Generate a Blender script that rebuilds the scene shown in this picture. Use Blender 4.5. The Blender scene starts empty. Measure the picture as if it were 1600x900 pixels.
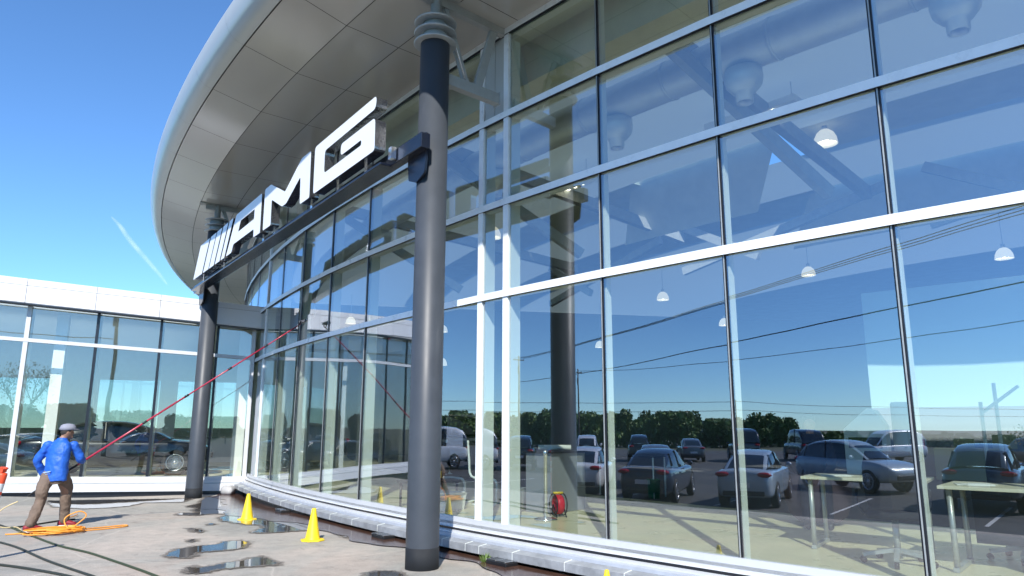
import bpy, bmesh, math, random
from mathutils import Vector, Matrix
R_ = math.radians
sc = bpy.context.scene
COL = sc.collection
random.seed(7)

# ------------------------------------------------------------------ helpers
class MB:
    """collects faces of one mesh"""
    def __init__(self):
        self.v, self.f, self.m, self.s = [], [], [], []
    def add(self, verts, faces, mi=0, smooth=False):
        b = len(self.v)
        self.v += [tuple(p) for p in verts]
        for f in faces:
            self.f.append([b + i for i in f]); self.m.append(mi); self.s.append(smooth)
    def box(self, c, s, rz=0.0, mi=0, ax=None):
        """centre, full size; ax = (ex, ey, ez) unit axes"""
        if ax is None:
            ex, ey, ez = Vector((math.cos(rz), math.sin(rz), 0)), Vector((-math.sin(rz), math.cos(rz), 0)), Vector((0, 0, 1))
        else:
            ex, ey, ez = [Vector(a) for a in ax]
        c = Vector(c)
        vs = []
        for z in (-.5, .5):
            for x, y in ((-.5, -.5), (.5, -.5), (.5, .5), (-.5, .5)):
                vs.append(c + ex * (x * s[0]) + ey * (y * s[1]) + ez * (z * s[2]))
        self.add(vs, [(3, 2, 1, 0), (4, 5, 6, 7), (0, 1, 5, 4), (1, 2, 6, 5), (2, 3, 7, 6), (3, 0, 4, 7)], mi)
    def beam(self, a, b, w, h, mi=0, up=(0, 0, 1)):
        a, b = Vector(a), Vector(b); d = (b - a)
        L = d.length; d.normalize(); u = Vector(up)
        y = u.cross(d)
        if y.length < 1e-4: y = Vector((0, 1, 0)).cross(d)
        y.normalize(); z = d.cross(y)
        self.box((a + b) / 2, (L, w, h), mi=mi, ax=(d, y, z))
    def extr(self, pts, vec, mi=0, side=None):
        """flat polygon (3d points) pushed along vec"""
        n = len(pts); vec = Vector(vec)
        A = [Vector(p) for p in pts]; B = [p + vec for p in A]
        fs = [tuple(range(n)), tuple(range(2 * n - 1, n - 1, -1))]
        self.add(A + B, fs, mi)
        self.add(A + B, [(i, i + n, (i + 1) % n + n, (i + 1) % n) for i in range(n)], mi if side is None else side)
    def tube(self, path, r, n=8, mi=0, cap=True):
        P = [Vector(p) for p in path]
        rr = r if isinstance(r, (list, tuple)) else [r] * len(P)
        t0 = (P[1] - P[0]).normalized()
        a = Vector((0, 0, 1)) if abs(t0.z) < .9 else Vector((1, 0, 0))
        x = t0.cross(a).normalized()
        vs = []
        for i, p in enumerate(P):
            t = (P[min(i + 1, len(P) - 1)] - P[max(i - 1, 0)]).normalized()
            x = (x - t * x.dot(t)).normalized(); y = t.cross(x)
            for k in range(n):
                an = 2 * math.pi * k / n
                vs.append(p + (x * math.cos(an) + y * math.sin(an)) * rr[i])
        fs = []
        for i in range(len(P) - 1):
            for k in range(n):
                k2 = (k + 1) % n
                fs.append((i * n + k, i * n + k2, (i + 1) * n + k2, (i + 1) * n + k))
        self.add(vs, fs, mi, True)
        if cap:
            self.add(vs[:n], [tuple(range(n - 1, -1, -1))], mi); self.add(vs[-n:], [tuple(range(n))], mi)
    def lathe(self, prof, c=(0, 0, 0), n=24, mi=0, ax=None, smooth=True):
        """prof: (radius, height) list; turned about z (or ax axes)"""
        ex, ey, ez = (Vector((1, 0, 0)), Vector((0, 1, 0)), Vector((0, 0, 1))) if ax is None else [Vector(a) for a in ax]
        c = Vector(c); vs = []
        for r, h in prof:
            for k in range(n):
                a = 2 * math.pi * k / n
                vs.append(c + ex * (r * math.cos(a)) + ey * (r * math.sin(a)) + ez * h)
        fs = []
        for i in range(len(prof) - 1):
            for k in range(n):
                k2 = (k + 1) % n
                fs.append((i * n + k, i * n + k2, (i + 1) * n + k2, (i + 1) * n + k))
        self.add(vs, fs, mi, smooth)
    def ring(self, rings, mi=0, smooth=True, caps=True):
        """loft closed rings with the same number of points"""
        n = len(rings[0]); vs = [p for r in rings for p in r]; fs = []
        for i in range(len(rings) - 1):
            for k in range(n):
                k2 = (k + 1) % n
                fs.append((i * n + k, i * n + k2, (i + 1) * n + k2, (i + 1) * n + k))
        if caps:
            fs.append(tuple(range(n - 1, -1, -1))); fs.append(tuple((len(rings) - 1) * n + k for k in range(n)))
        self.add(vs, fs, mi, smooth)
    def ball(self, c, r, mi=0, n=12, m=8, sc_=(1, 1, 1)):
        rings = []
        for i in range(m + 1):
            a = math.pi * i / m
            rr = max(math.sin(a), .02)
            rings.append([(c[0] + r * sc_[0] * rr * math.cos(2 * math.pi * k / n), c[1] + r * sc_[1] * rr * math.sin(2 * math.pi * k / n), c[2] - r * sc_[2] * math.cos(a)) for k in range(n)])
        self.ring(rings, mi)
    def build(self, name, mats, parent=None, bevel=0, recalc=True, auto=None):
        me = bpy.data.meshes.new(name)
        me.from_pydata(self.v, [], self.f)
        ms = mats if isinstance(mats, (list, tuple)) else [mats]
        for m in ms: me.materials.append(m)
        for p, mi, s in zip(me.polygons, self.m, self.s):
            p.material_index = mi; p.use_smooth = s
        if recalc:
            bm = bmesh.new(); bm.from_mesh(me)
            bmesh.ops.remove_doubles(bm, verts=bm.verts, dist=1e-5)
            bmesh.ops.recalc_face_normals(bm, faces=bm.faces); bm.to_mesh(me); bm.free()
        o = bpy.data.objects.new(name, me); COL.objects.link(o)
        if parent is not None: o.parent = parent
        if bevel:
            b = o.modifiers.new('Bevel', 'BEVEL'); b.width = bevel; b.segments = 2; b.limit_method = 'ANGLE'; b.angle_limit = R_(40)
        return o

def tag(o, label=None, cat=None, group=None, kind=None):
    if label: o['label'] = label
    if cat: o['category'] = cat
    if group: o['group'] = group
    if kind: o['kind'] = kind
    return o
def thing(name, label, cat, loc=(0, 0, 0), rz=0.0, group=None):
    o = bpy.data.objects.new(name, None); COL.objects.link(o)
    o.location = loc; o.rotation_euler = (0, 0, rz); o.empty_display_size = .2
    return tag(o, label, cat, group)
def kids(o): return [c for c in COL.objects if c.parent is o]
def dup(root, loc=None, rz=None, label=None, group=None, scale=None):
    kid = {}
    for c in COL.objects:
        if c.parent is not None: kid.setdefault(c.parent.name, []).append(c)
    def rec(o, par):
        c = o.copy(); COL.objects.link(c)
        if par is not None: c.parent = par
        for k in kid.get(o.name, []): rec(k, c)
        return c
    r = rec(root, None)
    if loc is not None: r.location = loc
    if rz is not None: r.rotation_euler = (0, 0, rz)
    if scale is not None: r.scale = (scale,) * 3 if not isinstance(scale, tuple) else scale
    if label: r['label'] = label
    if group: r['group'] = group
    return r
def ss(x, a, b):
    t = min(1, max(0, (x - a) / (b - a))); return t * t * (3 - 2 * t)
def roundpoly(pts, r, seg=3):
    out = []; n = len(pts)
    for i in range(n):
        p0, p1, p2 = Vector(pts[i - 1]), Vector(pts[i]), Vector(pts[(i + 1) % n])
        a, b = p0 - p1, p2 - p1
        d = min(r, a.length * .45, b.length * .45)
        q0, q2 = p1 + a.normalized() * d, p1 + b.normalized() * d
        for k in range(seg + 1):
            t = k / seg
            out.append(tuple(q0 * (1 - t) ** 2 + p1 * 2 * t * (1 - t) + q2 * t * t))
    return out

# ------------------------------------------------------------------ materials
def mat(name, col=(.5, .5, .5), rough=.5, metal=0.0, spec=.5, emit=None, es=0.0, bump=0.0, bscale=40, var=0.0, vscale=6, coat=0.0):
    m = bpy.data.materials.new(name); m.use_nodes = True
    nt = m.node_tree; b = nt.nodes['Principled BSDF']
    b.inputs['Base Color'].default_value = (*col, 1); b.inputs['Roughness'].default_value = rough
    b.inputs['Metallic'].default_value = metal; b.inputs['Specular IOR Level'].default_value = spec
    b.inputs['Coat Weight'].default_value = coat
    if coat: b.inputs['Coat Roughness'].default_value = .03
    if emit: b.inputs['Emission Color'].default_value = (*emit, 1); b.inputs['Emission Strength'].default_value = es
    if var or bump:
        tc = nt.nodes.new('ShaderNodeTexCoord')
    if var:
        n = nt.nodes.new('ShaderNodeTexNoise'); n.inputs['Scale'].default_value = vscale; n.inputs['Detail'].default_value = 6
        n.inputs['Roughness'].default_value = .65
        nt.links.new(tc.outputs['Object'], n.inputs['Vector'])
        r = nt.nodes.new('ShaderNodeMapRange'); r.inputs[1].default_value = .3; r.inputs[2].default_value = .7
        r.inputs[3].default_value = 1 - var; r.inputs[4].default_value = 1 + var
        nt.links.new(n.outputs['Fac'], r.inputs[0])
        mx = nt.nodes.new('ShaderNodeMix'); mx.data_type = 'RGBA'; mx.blend_type = 'MULTIPLY'; mx.inputs[0].default_value = 1
        mx.inputs[6].default_value = (*col, 1)
        nt.links.new(r.outputs[0], mx.inputs[7]); nt.links.new(mx.outputs[2], b.inputs['Base Color'])
        r2 = nt.nodes.new('ShaderNodeMapRange'); r2.inputs[3].default_value = rough * .8; r2.inputs[4].default_value = min(1, rough * 1.25)
        nt.links.new(n.outputs['Fac'], r2.inputs[0]); nt.links.new(r2.outputs[0], b.inputs['Roughness'])
    if bump:
        n2 = nt.nodes.new('ShaderNodeTexNoise'); n2.inputs['Scale'].default_value = bscale; n2.inputs['Detail'].default_value = 5
        nt.links.new(tc.outputs['Object'], n2.inputs['Vector'])
        bu = nt.nodes.new('ShaderNodeBump'); bu.inputs['Strength'].default_value = bump; bu.inputs['Distance'].default_value = .02
        nt.links.new(n2.outputs['Fac'], bu.inputs['Height']); nt.links.new(bu.outputs[0], b.inputs['Normal'])
    return m

def glass(name, base, fres, tint, gl=(1, 1, 1), ripple=0.0):
    """coated architectural glass: part mirror, part see-through"""
    m = bpy.data.materials.new(name); m.use_nodes = True; nt = m.node_tree
    for n in list(nt.nodes): nt.nodes.remove(n)
    out = nt.nodes.new('ShaderNodeOutputMaterial'); mix = nt.nodes.new('ShaderNodeMixShader')
    tr = nt.nodes.new('ShaderNodeBsdfTransparent'); tr.inputs[0].default_value = (*tint, 1)
    g = nt.nodes.new('ShaderNodeBsdfGlossy'); g.inputs['Roughness'].default_value = 0.0; g.inputs[0].default_value = (*gl, 1)
    lw = nt.nodes.new('ShaderNodeLayerWeight'); lw.inputs[0].default_value = .5
    fr = nt.nodes.new('ShaderNodeMath'); fr.operation = 'POWER'; fr.inputs[1].default_value = 4.0
    nt.links.new(lw.outputs['Facing'], fr.inputs[0])
    ma = nt.nodes.new('ShaderNodeMath'); ma.operation = 'MULTIPLY_ADD'; ma.inputs[1].default_value = fres; ma.inputs[2].default_value = base
    ma.use_clamp = True
    nt.links.new(fr.outputs[0], ma.inputs[0]); nt.links.new(ma.outputs[0], mix.inputs[0])
    nt.links.new(tr.outputs[0], mix.inputs[1]); nt.links.new(g.outputs[0], mix.inputs[2]); nt.links.new(mix.outputs[0], out.inputs[0])
    if ripple:
        tc = nt.nodes.new('ShaderNodeTexCoord'); no = nt.nodes.new('ShaderNodeTexNoise'); no.inputs['Scale'].default_value = .9; no.inputs['Detail'].default_value = 1
        bu = nt.nodes.new('ShaderNodeBump'); bu.inputs['Strength'].default_value = ripple; bu.inputs['Distance'].default_value = .02
        nt.links.new(tc.outputs['Object'], no.inputs['Vector']); nt.links.new(no.outputs['Fac'], bu.inputs['Height']); nt.links.new(bu.outputs[0], g.inputs['Normal'])
    return m

M = {}
M['white'] = mat('white_aluminium', (.58, .60, .62), .3, spec=.5, var=.04, vscale=3)
M['frame'] = mat('pale_aluminium_frame', (.86, .90, .93), .28, metal=.0, var=.05, vscale=5)
M['dark'] = mat('black_gasket', (.012, .014, .02), .3)
M['fin'] = mat('inner_fin_white', (.72, .76, .72), .45)
M['soffit'] = mat('soffit_panel_grey', (.50, .495, .455), .14, spec=.9, var=.012, vscale=.6, bump=.10, bscale=.9)
M['seam'] = mat('soffit_seam', (.03, .03, .03), .8)
M['edge'] = mat('canopy_edge', (.52, .55, .54), .3, metal=.2, var=.015, vscale=1)
M['column'] = mat('column_grey_paint', (.052, .060, .072), .44, spec=.4, var=.12, vscale=2.2)
M['columnband'] = mat('column_base_band', (.009, .011, .014), .75, var=.2, vscale=8)
M['steel'] = mat('galvanised_steel', (.38, .40, .40), .4, metal=.3, var=.12, vscale=8)
M['beamgrey'] = mat('grey_painted_steel', (.36, .38, .37), .45, var=.1, vscale=6)
M['navy'] = mat('sign_beam_navy', (.010, .014, .026), .22, var=.15, vscale=4)
M['signface'] = mat('sign_face_white', (.86, .87, .88), .35)
M['signside'] = mat('sign_return_mirror', (.30, .31, .33), .16, metal=.9, bump=.35, bscale=9)
M['stone'] = mat('sill_stone', (.30, .315, .33), .4, var=.32, vscale=4.5, bump=.05)
M['ledge'] = mat('sill_ledge', (.42, .45, .50), .5, var=.10, vscale=5)
M['fascia'] = mat('fascia_white_panel', (.72, .73, .75), .4, var=.03, vscale=1)
M['black'] = mat('black_plastic', (.012, .012, .013), .4)
M['rubber'] = mat('rubber', (.02, .02, .021), .7)
M['chrome'] = mat('polished_metal', (.82, .82, .82), .22, metal=1)
M['roof'] = mat('roof_membrane', (.45, .45, .45), .8, var=.1)
M['ceil'] = mat('interior_ceiling', (.62, .65, .55), .8, var=.1, vscale=2)
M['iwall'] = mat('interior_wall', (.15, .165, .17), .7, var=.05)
M['wwall'] = mat('wing_wall', (.66, .68, .66), .7, var=.05)
M['iwhite'] = mat('interior_white_panel', (.82, .84, .82), .5)
M['igrey'] = mat('interior_grey_screen', (.26, .27, .30), .4)
def diffusing(n, col, tr):
    m = bpy.data.materials.new(n); m.use_nodes = True; nt = m.node_tree
    for x in list(nt.nodes): nt.nodes.remove(x)
    o = nt.nodes.new('ShaderNodeOutputMaterial'); a = nt.nodes.new('ShaderNodeBsdfDiffuse'); t = nt.nodes.new('ShaderNodeBsdfTranslucent'); mx = nt.nodes.new('ShaderNodeMixShader')
    a.inputs[0].default_value = (*col, 1); t.inputs[0].default_value = (*col, 1); mx.inputs[0].default_value = tr
    nt.links.new(a.outputs[0], mx.inputs[1]); nt.links.new(t.outputs[0], mx.inputs[2]); nt.links.new(mx.outputs[0], o.inputs[0]); return m
M['ceilglow'] = diffusing('added_translucent_ceiling', (.60, .68, .66), .17)  # translucent ceiling added to brighten the drum interior
M['ceilwing'] = diffusing('added_translucent_wing_ceiling', (.70, .74, .70), .30)  # translucent too, added to bring daylight into the wing
M['ceilwing2'] = diffusing('added_rooflight_sheet', (.8, .85, .84), .6)  # invented roof sheet that passes sun to the wing ceiling
M['ifloor'] = mat('interior_floor_tile', (.72, .66, .44), .28, var=.07, vscale=2.5)
M['cone'] = mat('cone_yellow', (.85, .62, .02), .45, var=.06, vscale=20)
M['orange'] = mat('safety_orange', (.85, .09, .03), .45, var=.08, vscale=12)
M['refl'] = mat('retroreflective_white', (.8, .8, .8), .4, var=.08, vscale=25)
M['hosegreen'] = mat('hose_green', (.035, .05, .018), .5, var=.2, vscale=20)
M['hosedark'] = mat('hose_dark', (.025, .03, .022), .55, var=.2, vscale=20)
M['hosepale'] = mat('hose_pale_yellow', (.62, .50, .26), .5)
M['hoseorange'] = mat('hose_orange', (.86, .33, .035), .45, var=.1, vscale=30)
M['polered'] = mat('pole_red', (.42, .025, .06), .3, spec=.6)
M['skin'] = mat('skin', (.30, .17, .11), .55)
M['jacket'] = mat('jacket_blue', (.015, .11, .52), .55, bump=.6, bscale=14, var=.12, vscale=9)
M['jacketlight'] = mat('jacket_pocket_trim', (.35, .5, .8), .5)
M['trouser'] = mat('trousers_brown', (.16, .115, .085), .8, bump=.7, bscale=16, var=.15, vscale=9)
M['cap'] = mat('cap_grey', (.25, .26, .31), .8, bump=.3, bscale=30)
M['hair'] = mat('hair_dark', (.03, .025, .02), .7)
M['glove'] = mat('glove_green', (.02, .22, .08), .6)
M['shoe'] = mat('shoe_red', (.25, .015, .025), .6)
M['sole'] = mat('sole_white', (.7, .7, .68), .6)
M['leaf'] = mat('foliage', (.08, .15, .028), .6, var=.55, vscale=.8)
M['leaf2'] = mat('foliage_light', (.11, .18, .04), .6, var=.55, vscale=.8)
M['bark'] = mat('bark', (.08, .06, .045), .9, var=.3)
M['polewood'] = mat('pole_wood', (.12, .095, .075), .85, var=.2)
M['wire'] = mat('cable', (.01, .01, .011), .6)
M['lamp'] = mat('lamp_glass_lit', (.75, .73, .66), .3, emit=(1, .90, .70), es=.42)
M['bulb'] = mat('bulb_lit', (1, 1, 1), .3, emit=(1, .9, .7), es=7)
M['duct'] = mat('duct_galvanised', (.74, .78, .82), .38, metal=.25, var=.06, vscale=4)
M['desk'] = mat('desk_top_pale', (.70, .66, .52), .4)
M['desklegs'] = mat('desk_leg_grey', (.45, .47, .47), .35, metal=.4)
M['chairfab'] = mat('chair_black_mesh', (.014, .015, .018), .8)
M['wood'] = mat('brown_veneer', (.13, .06, .03), .5, var=.25, vscale=5)
M['paper'] = mat('paper', (.8, .8, .78), .7)
M['redplastic'] = mat('red_plastic', (.62, .025, .05), .4)
M['yellow'] = mat('yellow_plastic', (.75, .55, .06), .4)
M['teal'] = mat('teal_bag', (.05, .42, .40), .6)
M['purple'] = mat('tub_chair_fabric', (.06, .042, .058), .9, var=.1)
M['greenbin'] = mat('green_bin', (.02, .2, .1), .5)
M['petal'] = mat('cream_petals', (.75, .55, .35), .7, var=.3, vscale=12)
M['boxbeige'] = mat('beige_box', (.45, .42, .28), .6)
M['screen'] = mat('dark_screen', (.01, .012, .014), .15)
M['darkcloth'] = mat('dark_clothing', (.01, .013, .028), .9)
M['tyre'] = mat('tyre', (.018, .018, .019), .75)
M['rim'] = mat('alloy_rim', (.55, .56, .58), .25, metal=.9)
M['carglass'] = mat('car_window', (.012, .016, .02), .04, spec=.9)
M['tail'] = mat('tail_lamp', (.32, .004, .012), .15)
M['head'] = mat('head_lamp', (.75, .78, .8), .1)
M['plate'] = mat('number_plate', (.7, .7, .7), .5)
M['trim'] = mat('car_trim', (.02, .02, .022), .4)
def paint(n, c): return mat(n, c, .3, metal=.15, coat=1.0)
M['p_white'] = paint('paint_white', (.74, .75, .77)); M['p_black'] = paint('paint_black', (.006, .007, .010))
M['p_navy'] = paint('paint_navy', (.012, .020, .042)); M['p_silver'] = paint('paint_silver_blue', (.42, .50, .56))
M['p_teal'] = paint('paint_grey_blue', (.42, .50, .54)); M['p_blue'] = paint('paint_dark_blue', (.05, .09, .12)); M['p_grey'] = paint('paint_grey', (.12, .13, .14)); M['p_red'] = paint('paint_red', (.3, .02, .02))
M['flagred'] = mat('flag_red', (.45, .03, .04), .8); M['flagnavy'] = mat('flag_navy', (.02, .025, .06), .8)
M['bldg'] = mat('distant_block', (.22, .25, .28), .7, var=.1)
M['gdrum'] = glass('drum_glass', .32, .5, (.90, .97, .93), (.84, .88, .98), ripple=.06)
M['gwing'] = glass('wing_glass', .17, .5, (.92, .95, .92), (.95, .96, .95), ripple=.08)
M['gclear'] = glass('clear_glass', .03, .5, (.97, .99, .98))
M['floorshade'] = mat('shaded_floor_paint', (.07, .07, .072), .95, var=.15, vscale=5)  # dark floor colour standing in for shade beyond the sunlit strip
M['panelteal'] = mat('pale_teal_panel', (.40, .56, .53), .5)
M['gtint'] = glass('tinted_glass', .06, .5, (.50, .54, .52))
M['gedge'] = mat('glass_edge', (.02, .08, .06), .2)

def ground_mat():
    m = bpy.data.materials.new('forecourt_concrete'); m.use_nodes = True; nt = m.node_tree; b = nt.nodes['Principled BSDF']; L = nt.links.new
    tc = nt.nodes.new('ShaderNodeTexCoord')
    def noise(s, d=6, r=.6, dist=0.0):
        n = nt.nodes.new('ShaderNodeTexNoise'); n.inputs['Scale'].default_value = s; n.inputs['Detail'].default_value = d; n.inputs['Roughness'].default_value = r
        n.inputs['Distortion'].default_value = dist; L(tc.outputs['Object'], n.inputs['Vector']); return n.outputs['Fac']
    def ramp(f, *st):
        r = nt.nodes.new('ShaderNodeValToRGB'); L(f, r.inputs[0]); e = r.color_ramp.elements
        while len(e) < len(st): e.new(.5)
        for x, (p, c) in zip(e, st): x.position = p; x.color = (*c, 1) if isinstance(c, tuple) else (c, c, c, 1)
        return r.outputs[0]
    def mix(f, a, c, mode='MIX'):
        x = nt.nodes.new('ShaderNodeMix'); x.data_type = 'RGBA'; x.blend_type = mode
        if isinstance(f, float): x.inputs[0].default_value = f
        else: L(f, x.inputs[0])
        for s, v in ((6, a), (7, c)):
            if isinstance(v, tuple): x.inputs[s].default_value = (*v, 1)
            else: L(v, x.inputs[s])
        return x.outputs[2]
    big = ramp(noise(.32, 5, .6, .6), (.38, (.30, .295, .27)), (.5, (.39, .37, .33)), (.64, (.50, .44, .38)))
    pink = mix(ramp(noise(.45, 4, .6, 1.0), (.52, 0.0), (.62, .55)), big, (.46, .38, .32))
    fine = mix(.75, pink, ramp(noise(5, 8, .75), (.25, .62), (.5, .95), (.75, 1.18)), 'MULTIPLY')
    grit = mix(.9, fine, ramp(noise(60, 4, .7), (.3, .72), (.7, 1.2)), 'MULTIPLY')
    stain = mix(ramp(noise(1.3, 6, .7, 1.5), (.60, 0.0), (.70, .6)), grit, (.17, .15, .13))
    pale = mix(ramp(noise(1.9, 7, .75, 2.0), (.60, 0.0), (.72, .45)), stain, (.60, .57, .52))
    vo = nt.nodes.new('ShaderNodeTexVoronoi'); vo.feature = 'DISTANCE_TO_EDGE'; vo.inputs['Scale'].default_value = .33
    wn = nt.nodes.new('ShaderNodeTexNoise'); wn.inputs['Scale'].default_value = 1.6; wn.inputs['Detail'].default_value = 6; L(tc.outputs['Object'], wn.inputs['Vector'])
    wm = nt.nodes.new('ShaderNodeMix'); wm.data_type = 'RGBA'; wm.inputs[0].default_value = .16; L(tc.outputs['Object'], wm.inputs[6]); L(wn.outputs['Color'], wm.inputs[7])
    L(wm.outputs[2], vo.inputs['Vector'])
    crack = ramp(vo.outputs['Distance'], (.0, .6), (.005, 0.0))
    col = mix(crack, pale, (.55, .51, .45))
    L(col, b.inputs['Base Color'])
    b.inputs['Roughness'].default_value = .82
    bu = nt.nodes.new('ShaderNodeBump'); bu.inputs['Strength'].default_value = .8; bu.inputs['Distance'].default_value = .012
    L(noise(28, 10, .8), bu.inputs['Height']); L(bu.outputs[0], b.inputs['Normal'])
    return m
M['concrete'] = ground_mat()
M['asphalt'] = mat('asphalt', (.07, .07, .069), .85, var=.18, vscale=.6, bump=.3, bscale=60)
M['grass'] = mat('dry_grass', (.075, .08, .045), .95, var=.35, vscale=.15)
M['paintline'] = mat('line_paint', (.6, .6, .58), .7, var=.15, vscale=15)
M['soil'] = mat('subsoil', (.1, .09, .08), .95)

def wet_mat(name, col, rough, strength=.04):
    m = mat(name, col, rough, spec=.7, var=.35, vscale=7); nt = m.node_tree; b = nt.nodes['Principled BSDF']
    for l in list(b.inputs['Roughness'].links): nt.links.remove(l)
    b.inputs['Roughness'].default_value = rough
    tc = nt.nodes.new('ShaderNodeTexCoord'); n = nt.nodes.new('ShaderNodeTexNoise'); n.inputs['Scale'].default_value = 3; n.inputs['Detail'].default_value = 2
    bu = nt.nodes.new('ShaderNodeBump'); bu.inputs['Strength'].default_value = strength; bu.inputs['Distance'].default_value = .02
    nt.links.new(tc.outputs['Object'], n.inputs['Vector']); nt.links.new(n.outputs['Fac'], bu.inputs['Height']); nt.links.new(bu.outputs[0], b.inputs['Normal'])
    return m
def puddle_mat():
    m = bpy.data.materials.new('puddle_water'); m.use_nodes = True; nt = m.node_tree; b = nt.nodes['Principled BSDF']; L = nt.links.new
    out = nt.nodes['Material Output']; tc = nt.nodes.new('ShaderNodeTexCoord'); at = nt.nodes.new('ShaderNodeAttribute'); at.attribute_name = 'depth'
    n = nt.nodes.new('ShaderNodeTexNoise'); n.inputs['Scale'].default_value = 11; n.inputs['Detail'].default_value = 6; n.inputs['Roughness'].default_value = .65; L(tc.outputs['Object'], n.inputs['Vector'])
    ad = nt.nodes.new('ShaderNodeMath'); ad.operation = 'MULTIPLY_ADD'; ad.inputs[1].default_value = .30; ad.inputs[2].default_value = -.15; L(n.outputs['Fac'], ad.inputs[0])
    e = nt.nodes.new('ShaderNodeMath'); e.operation = 'ADD'; L(at.outputs['Fac'], e.inputs[0]); L(ad.outputs[0], e.inputs[1])
    def step(lo, hi):
        r = nt.nodes.new('ShaderNodeMapRange'); r.interpolation_type = 'SMOOTHSTEP'; r.inputs[1].default_value = lo; r.inputs[2].default_value = hi; L(e.outputs[0], r.inputs[0]); return r.outputs[0]
    al, wa = step(.01, .10), step(.08, .125)
    mx = nt.nodes.new('ShaderNodeMix'); mx.data_type = 'RGBA'; L(wa, mx.inputs[0]); mx.inputs[6].default_value = (.19, .165, .14, 1); mx.inputs[7].default_value = (.085, .070, .056, 1); L(mx.outputs[2], b.inputs['Base Color'])
    ro = nt.nodes.new('ShaderNodeMapRange'); ro.inputs[3].default_value = .6; ro.inputs[4].default_value = .015; L(wa, ro.inputs[0]); L(ro.outputs[0], b.inputs['Roughness']); b.inputs['Specular IOR Level'].default_value = .6
    w = nt.nodes.new('ShaderNodeTexNoise'); w.inputs['Scale'].default_value = 3; L(tc.outputs['Object'], w.inputs['Vector']); bu = nt.nodes.new('ShaderNodeBump'); bu.inputs['Strength'].default_value = .03; bu.inputs['Distance'].default_value = .02
    L(w.outputs['Fac'], bu.inputs['Height']); L(bu.outputs[0], b.inputs['Normal'])
    tr = nt.nodes.new('ShaderNodeBsdfTransparent'); ms = nt.nodes.new('ShaderNodeMixShader'); L(al, ms.inputs[0]); L(tr.outputs[0], ms.inputs[1]); L(b.outputs[0], ms.inputs[2]); L(ms.outputs[0], out.inputs[0]); return m
M['puddle'] = puddle_mat()
M['damphalo'] = mat('damp_halo', (.295, .265, .23), .7, var=.25, vscale=12, bump=.3, bscale=60)
M['damp'] = wet_mat('damp_concrete', (.085, .045, .032), .14, .25)

# ------------------------------------------------------------------ plan
C = Vector((38.0, 43.3)); RF = 50.9
def pol(r, a): return Vector((C.x + r * math.cos(R_(a)), C.y + r * math.sin(R_(a))))
def g(x, y):
    ro = math.hypot(x - C.x, y - C.y) - RF
    z = -.40 * ss(ro, 6.6, 11.5) - 1.6 * ss(ro, 32, 140)
    return z - .10 * ss(y, 12.3, 18) * (1 - ss(ro, 3.5, 6.0))
VP = [pol(RF, 232.57 + 2.4 * k) for k in (5, 4, 3, 2, 1)] + [pol(RF, 228.91 + 1.83 * k) for k in (2, 1, 0)]
VP += [pol(RF, a) for a in (227.08, 225.29, 223.49, 221.59, 220.97)]
VP += [pol(RF, a) for a in (219.02, 217.07, 215.11, 213.07, 211.10, 209.25)]
VP += [pol(RF, 207.35 - 1.95 * k) for k in range(9)]
IM3, IM4, IM9 = 11, 12, 18
ZT = [.35, 3.40, 4.70, 6.00, 7.30]
def outn(a, b):
    e = (b - a).normalized(); n = Vector((e.y, -e.x))
    mid = (a + b) / 2
    return n if (mid - C).dot(n) > 0 else -n
V3 = lambda p, z: Vector((p[0], p[1], z))
def offs(i, d):
    """point at vertex i of the glass line pushed out by d along its radius"""
    p = VP[i]; return p + (p - C).normalized() * d

# ------------------------------------------------------------------ setting: ground
def polar(name, rs, angs, m, dz=0.0, kind='structure'):
    mb = MB(); n = len(angs)
    vs = []
    for r in rs:
        for a in angs:
            p = pol(r, a); vs.append((p.x, p.y, g(p.x, p.y) + dz))
    fs = [(i * n + k, i * n + k + 1, (i + 1) * n + k + 1, (i + 1) * n + k) for i in range(len(rs) - 1) for k in range(n - 1)]
    mb.add(vs, fs, 0, True)
    return tag(mb.build(name, m), kind=kind)
fine = [170 + .5 * k for k in range(181)]
full = [3 * k for k in range(121)]
polar('forecourt', [50.4 + .25 * k for k in range(33)], fine, M['concrete'])
polar('parking_lot', [58.4 + .5 * k for k in range(12)] + [65 + 3 * k for k in range(29)], [165 + 1.25 * k for k in range(85)], M['asphalt'], .0)
polar('field', [149, 170, 200, 260, 400, 800, 1600, 4000], full, M['grass'], -.02)
polar('side_ground', [50.4, 54, 58, 62, 66, 72, 80, 90, 105, 125, 149], [271.25 + 2.5 * k for k in range(102)], M['grass'], -.03)
mb = MB(); mb.lathe([(.01, -.12), (50.4, -.12)], (C.x, C.y, 0), 120); tag(mb.build('foundation_ground', M['soil']), kind='structure')

# parking bay lines
mb = MB()
for k in range(13):
    a = 196 + 3.3 * k
    p, q = pol(62.5, a), pol(67.3, a)
    e = (q - p).normalized(); n = Vector((-e.y, e.x)) * .05
    pts = []
    N = 6
    for i in range(N + 1):
        c = p + (q - p) * (i / N)
        pts += [(c.x + n.x, c.y + n.y, g(c.x, c.y) + .006), (c.x - n.x, c.y - n.y, g(c.x, c.y) + .006)]
    mb.add(pts, [(2 * i, 2 * i + 1, 2 * i + 3, 2 * i + 2) for i in range(N)])
tag(mb.build('parking_marking', M['paintline']), kind='structure')

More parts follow.
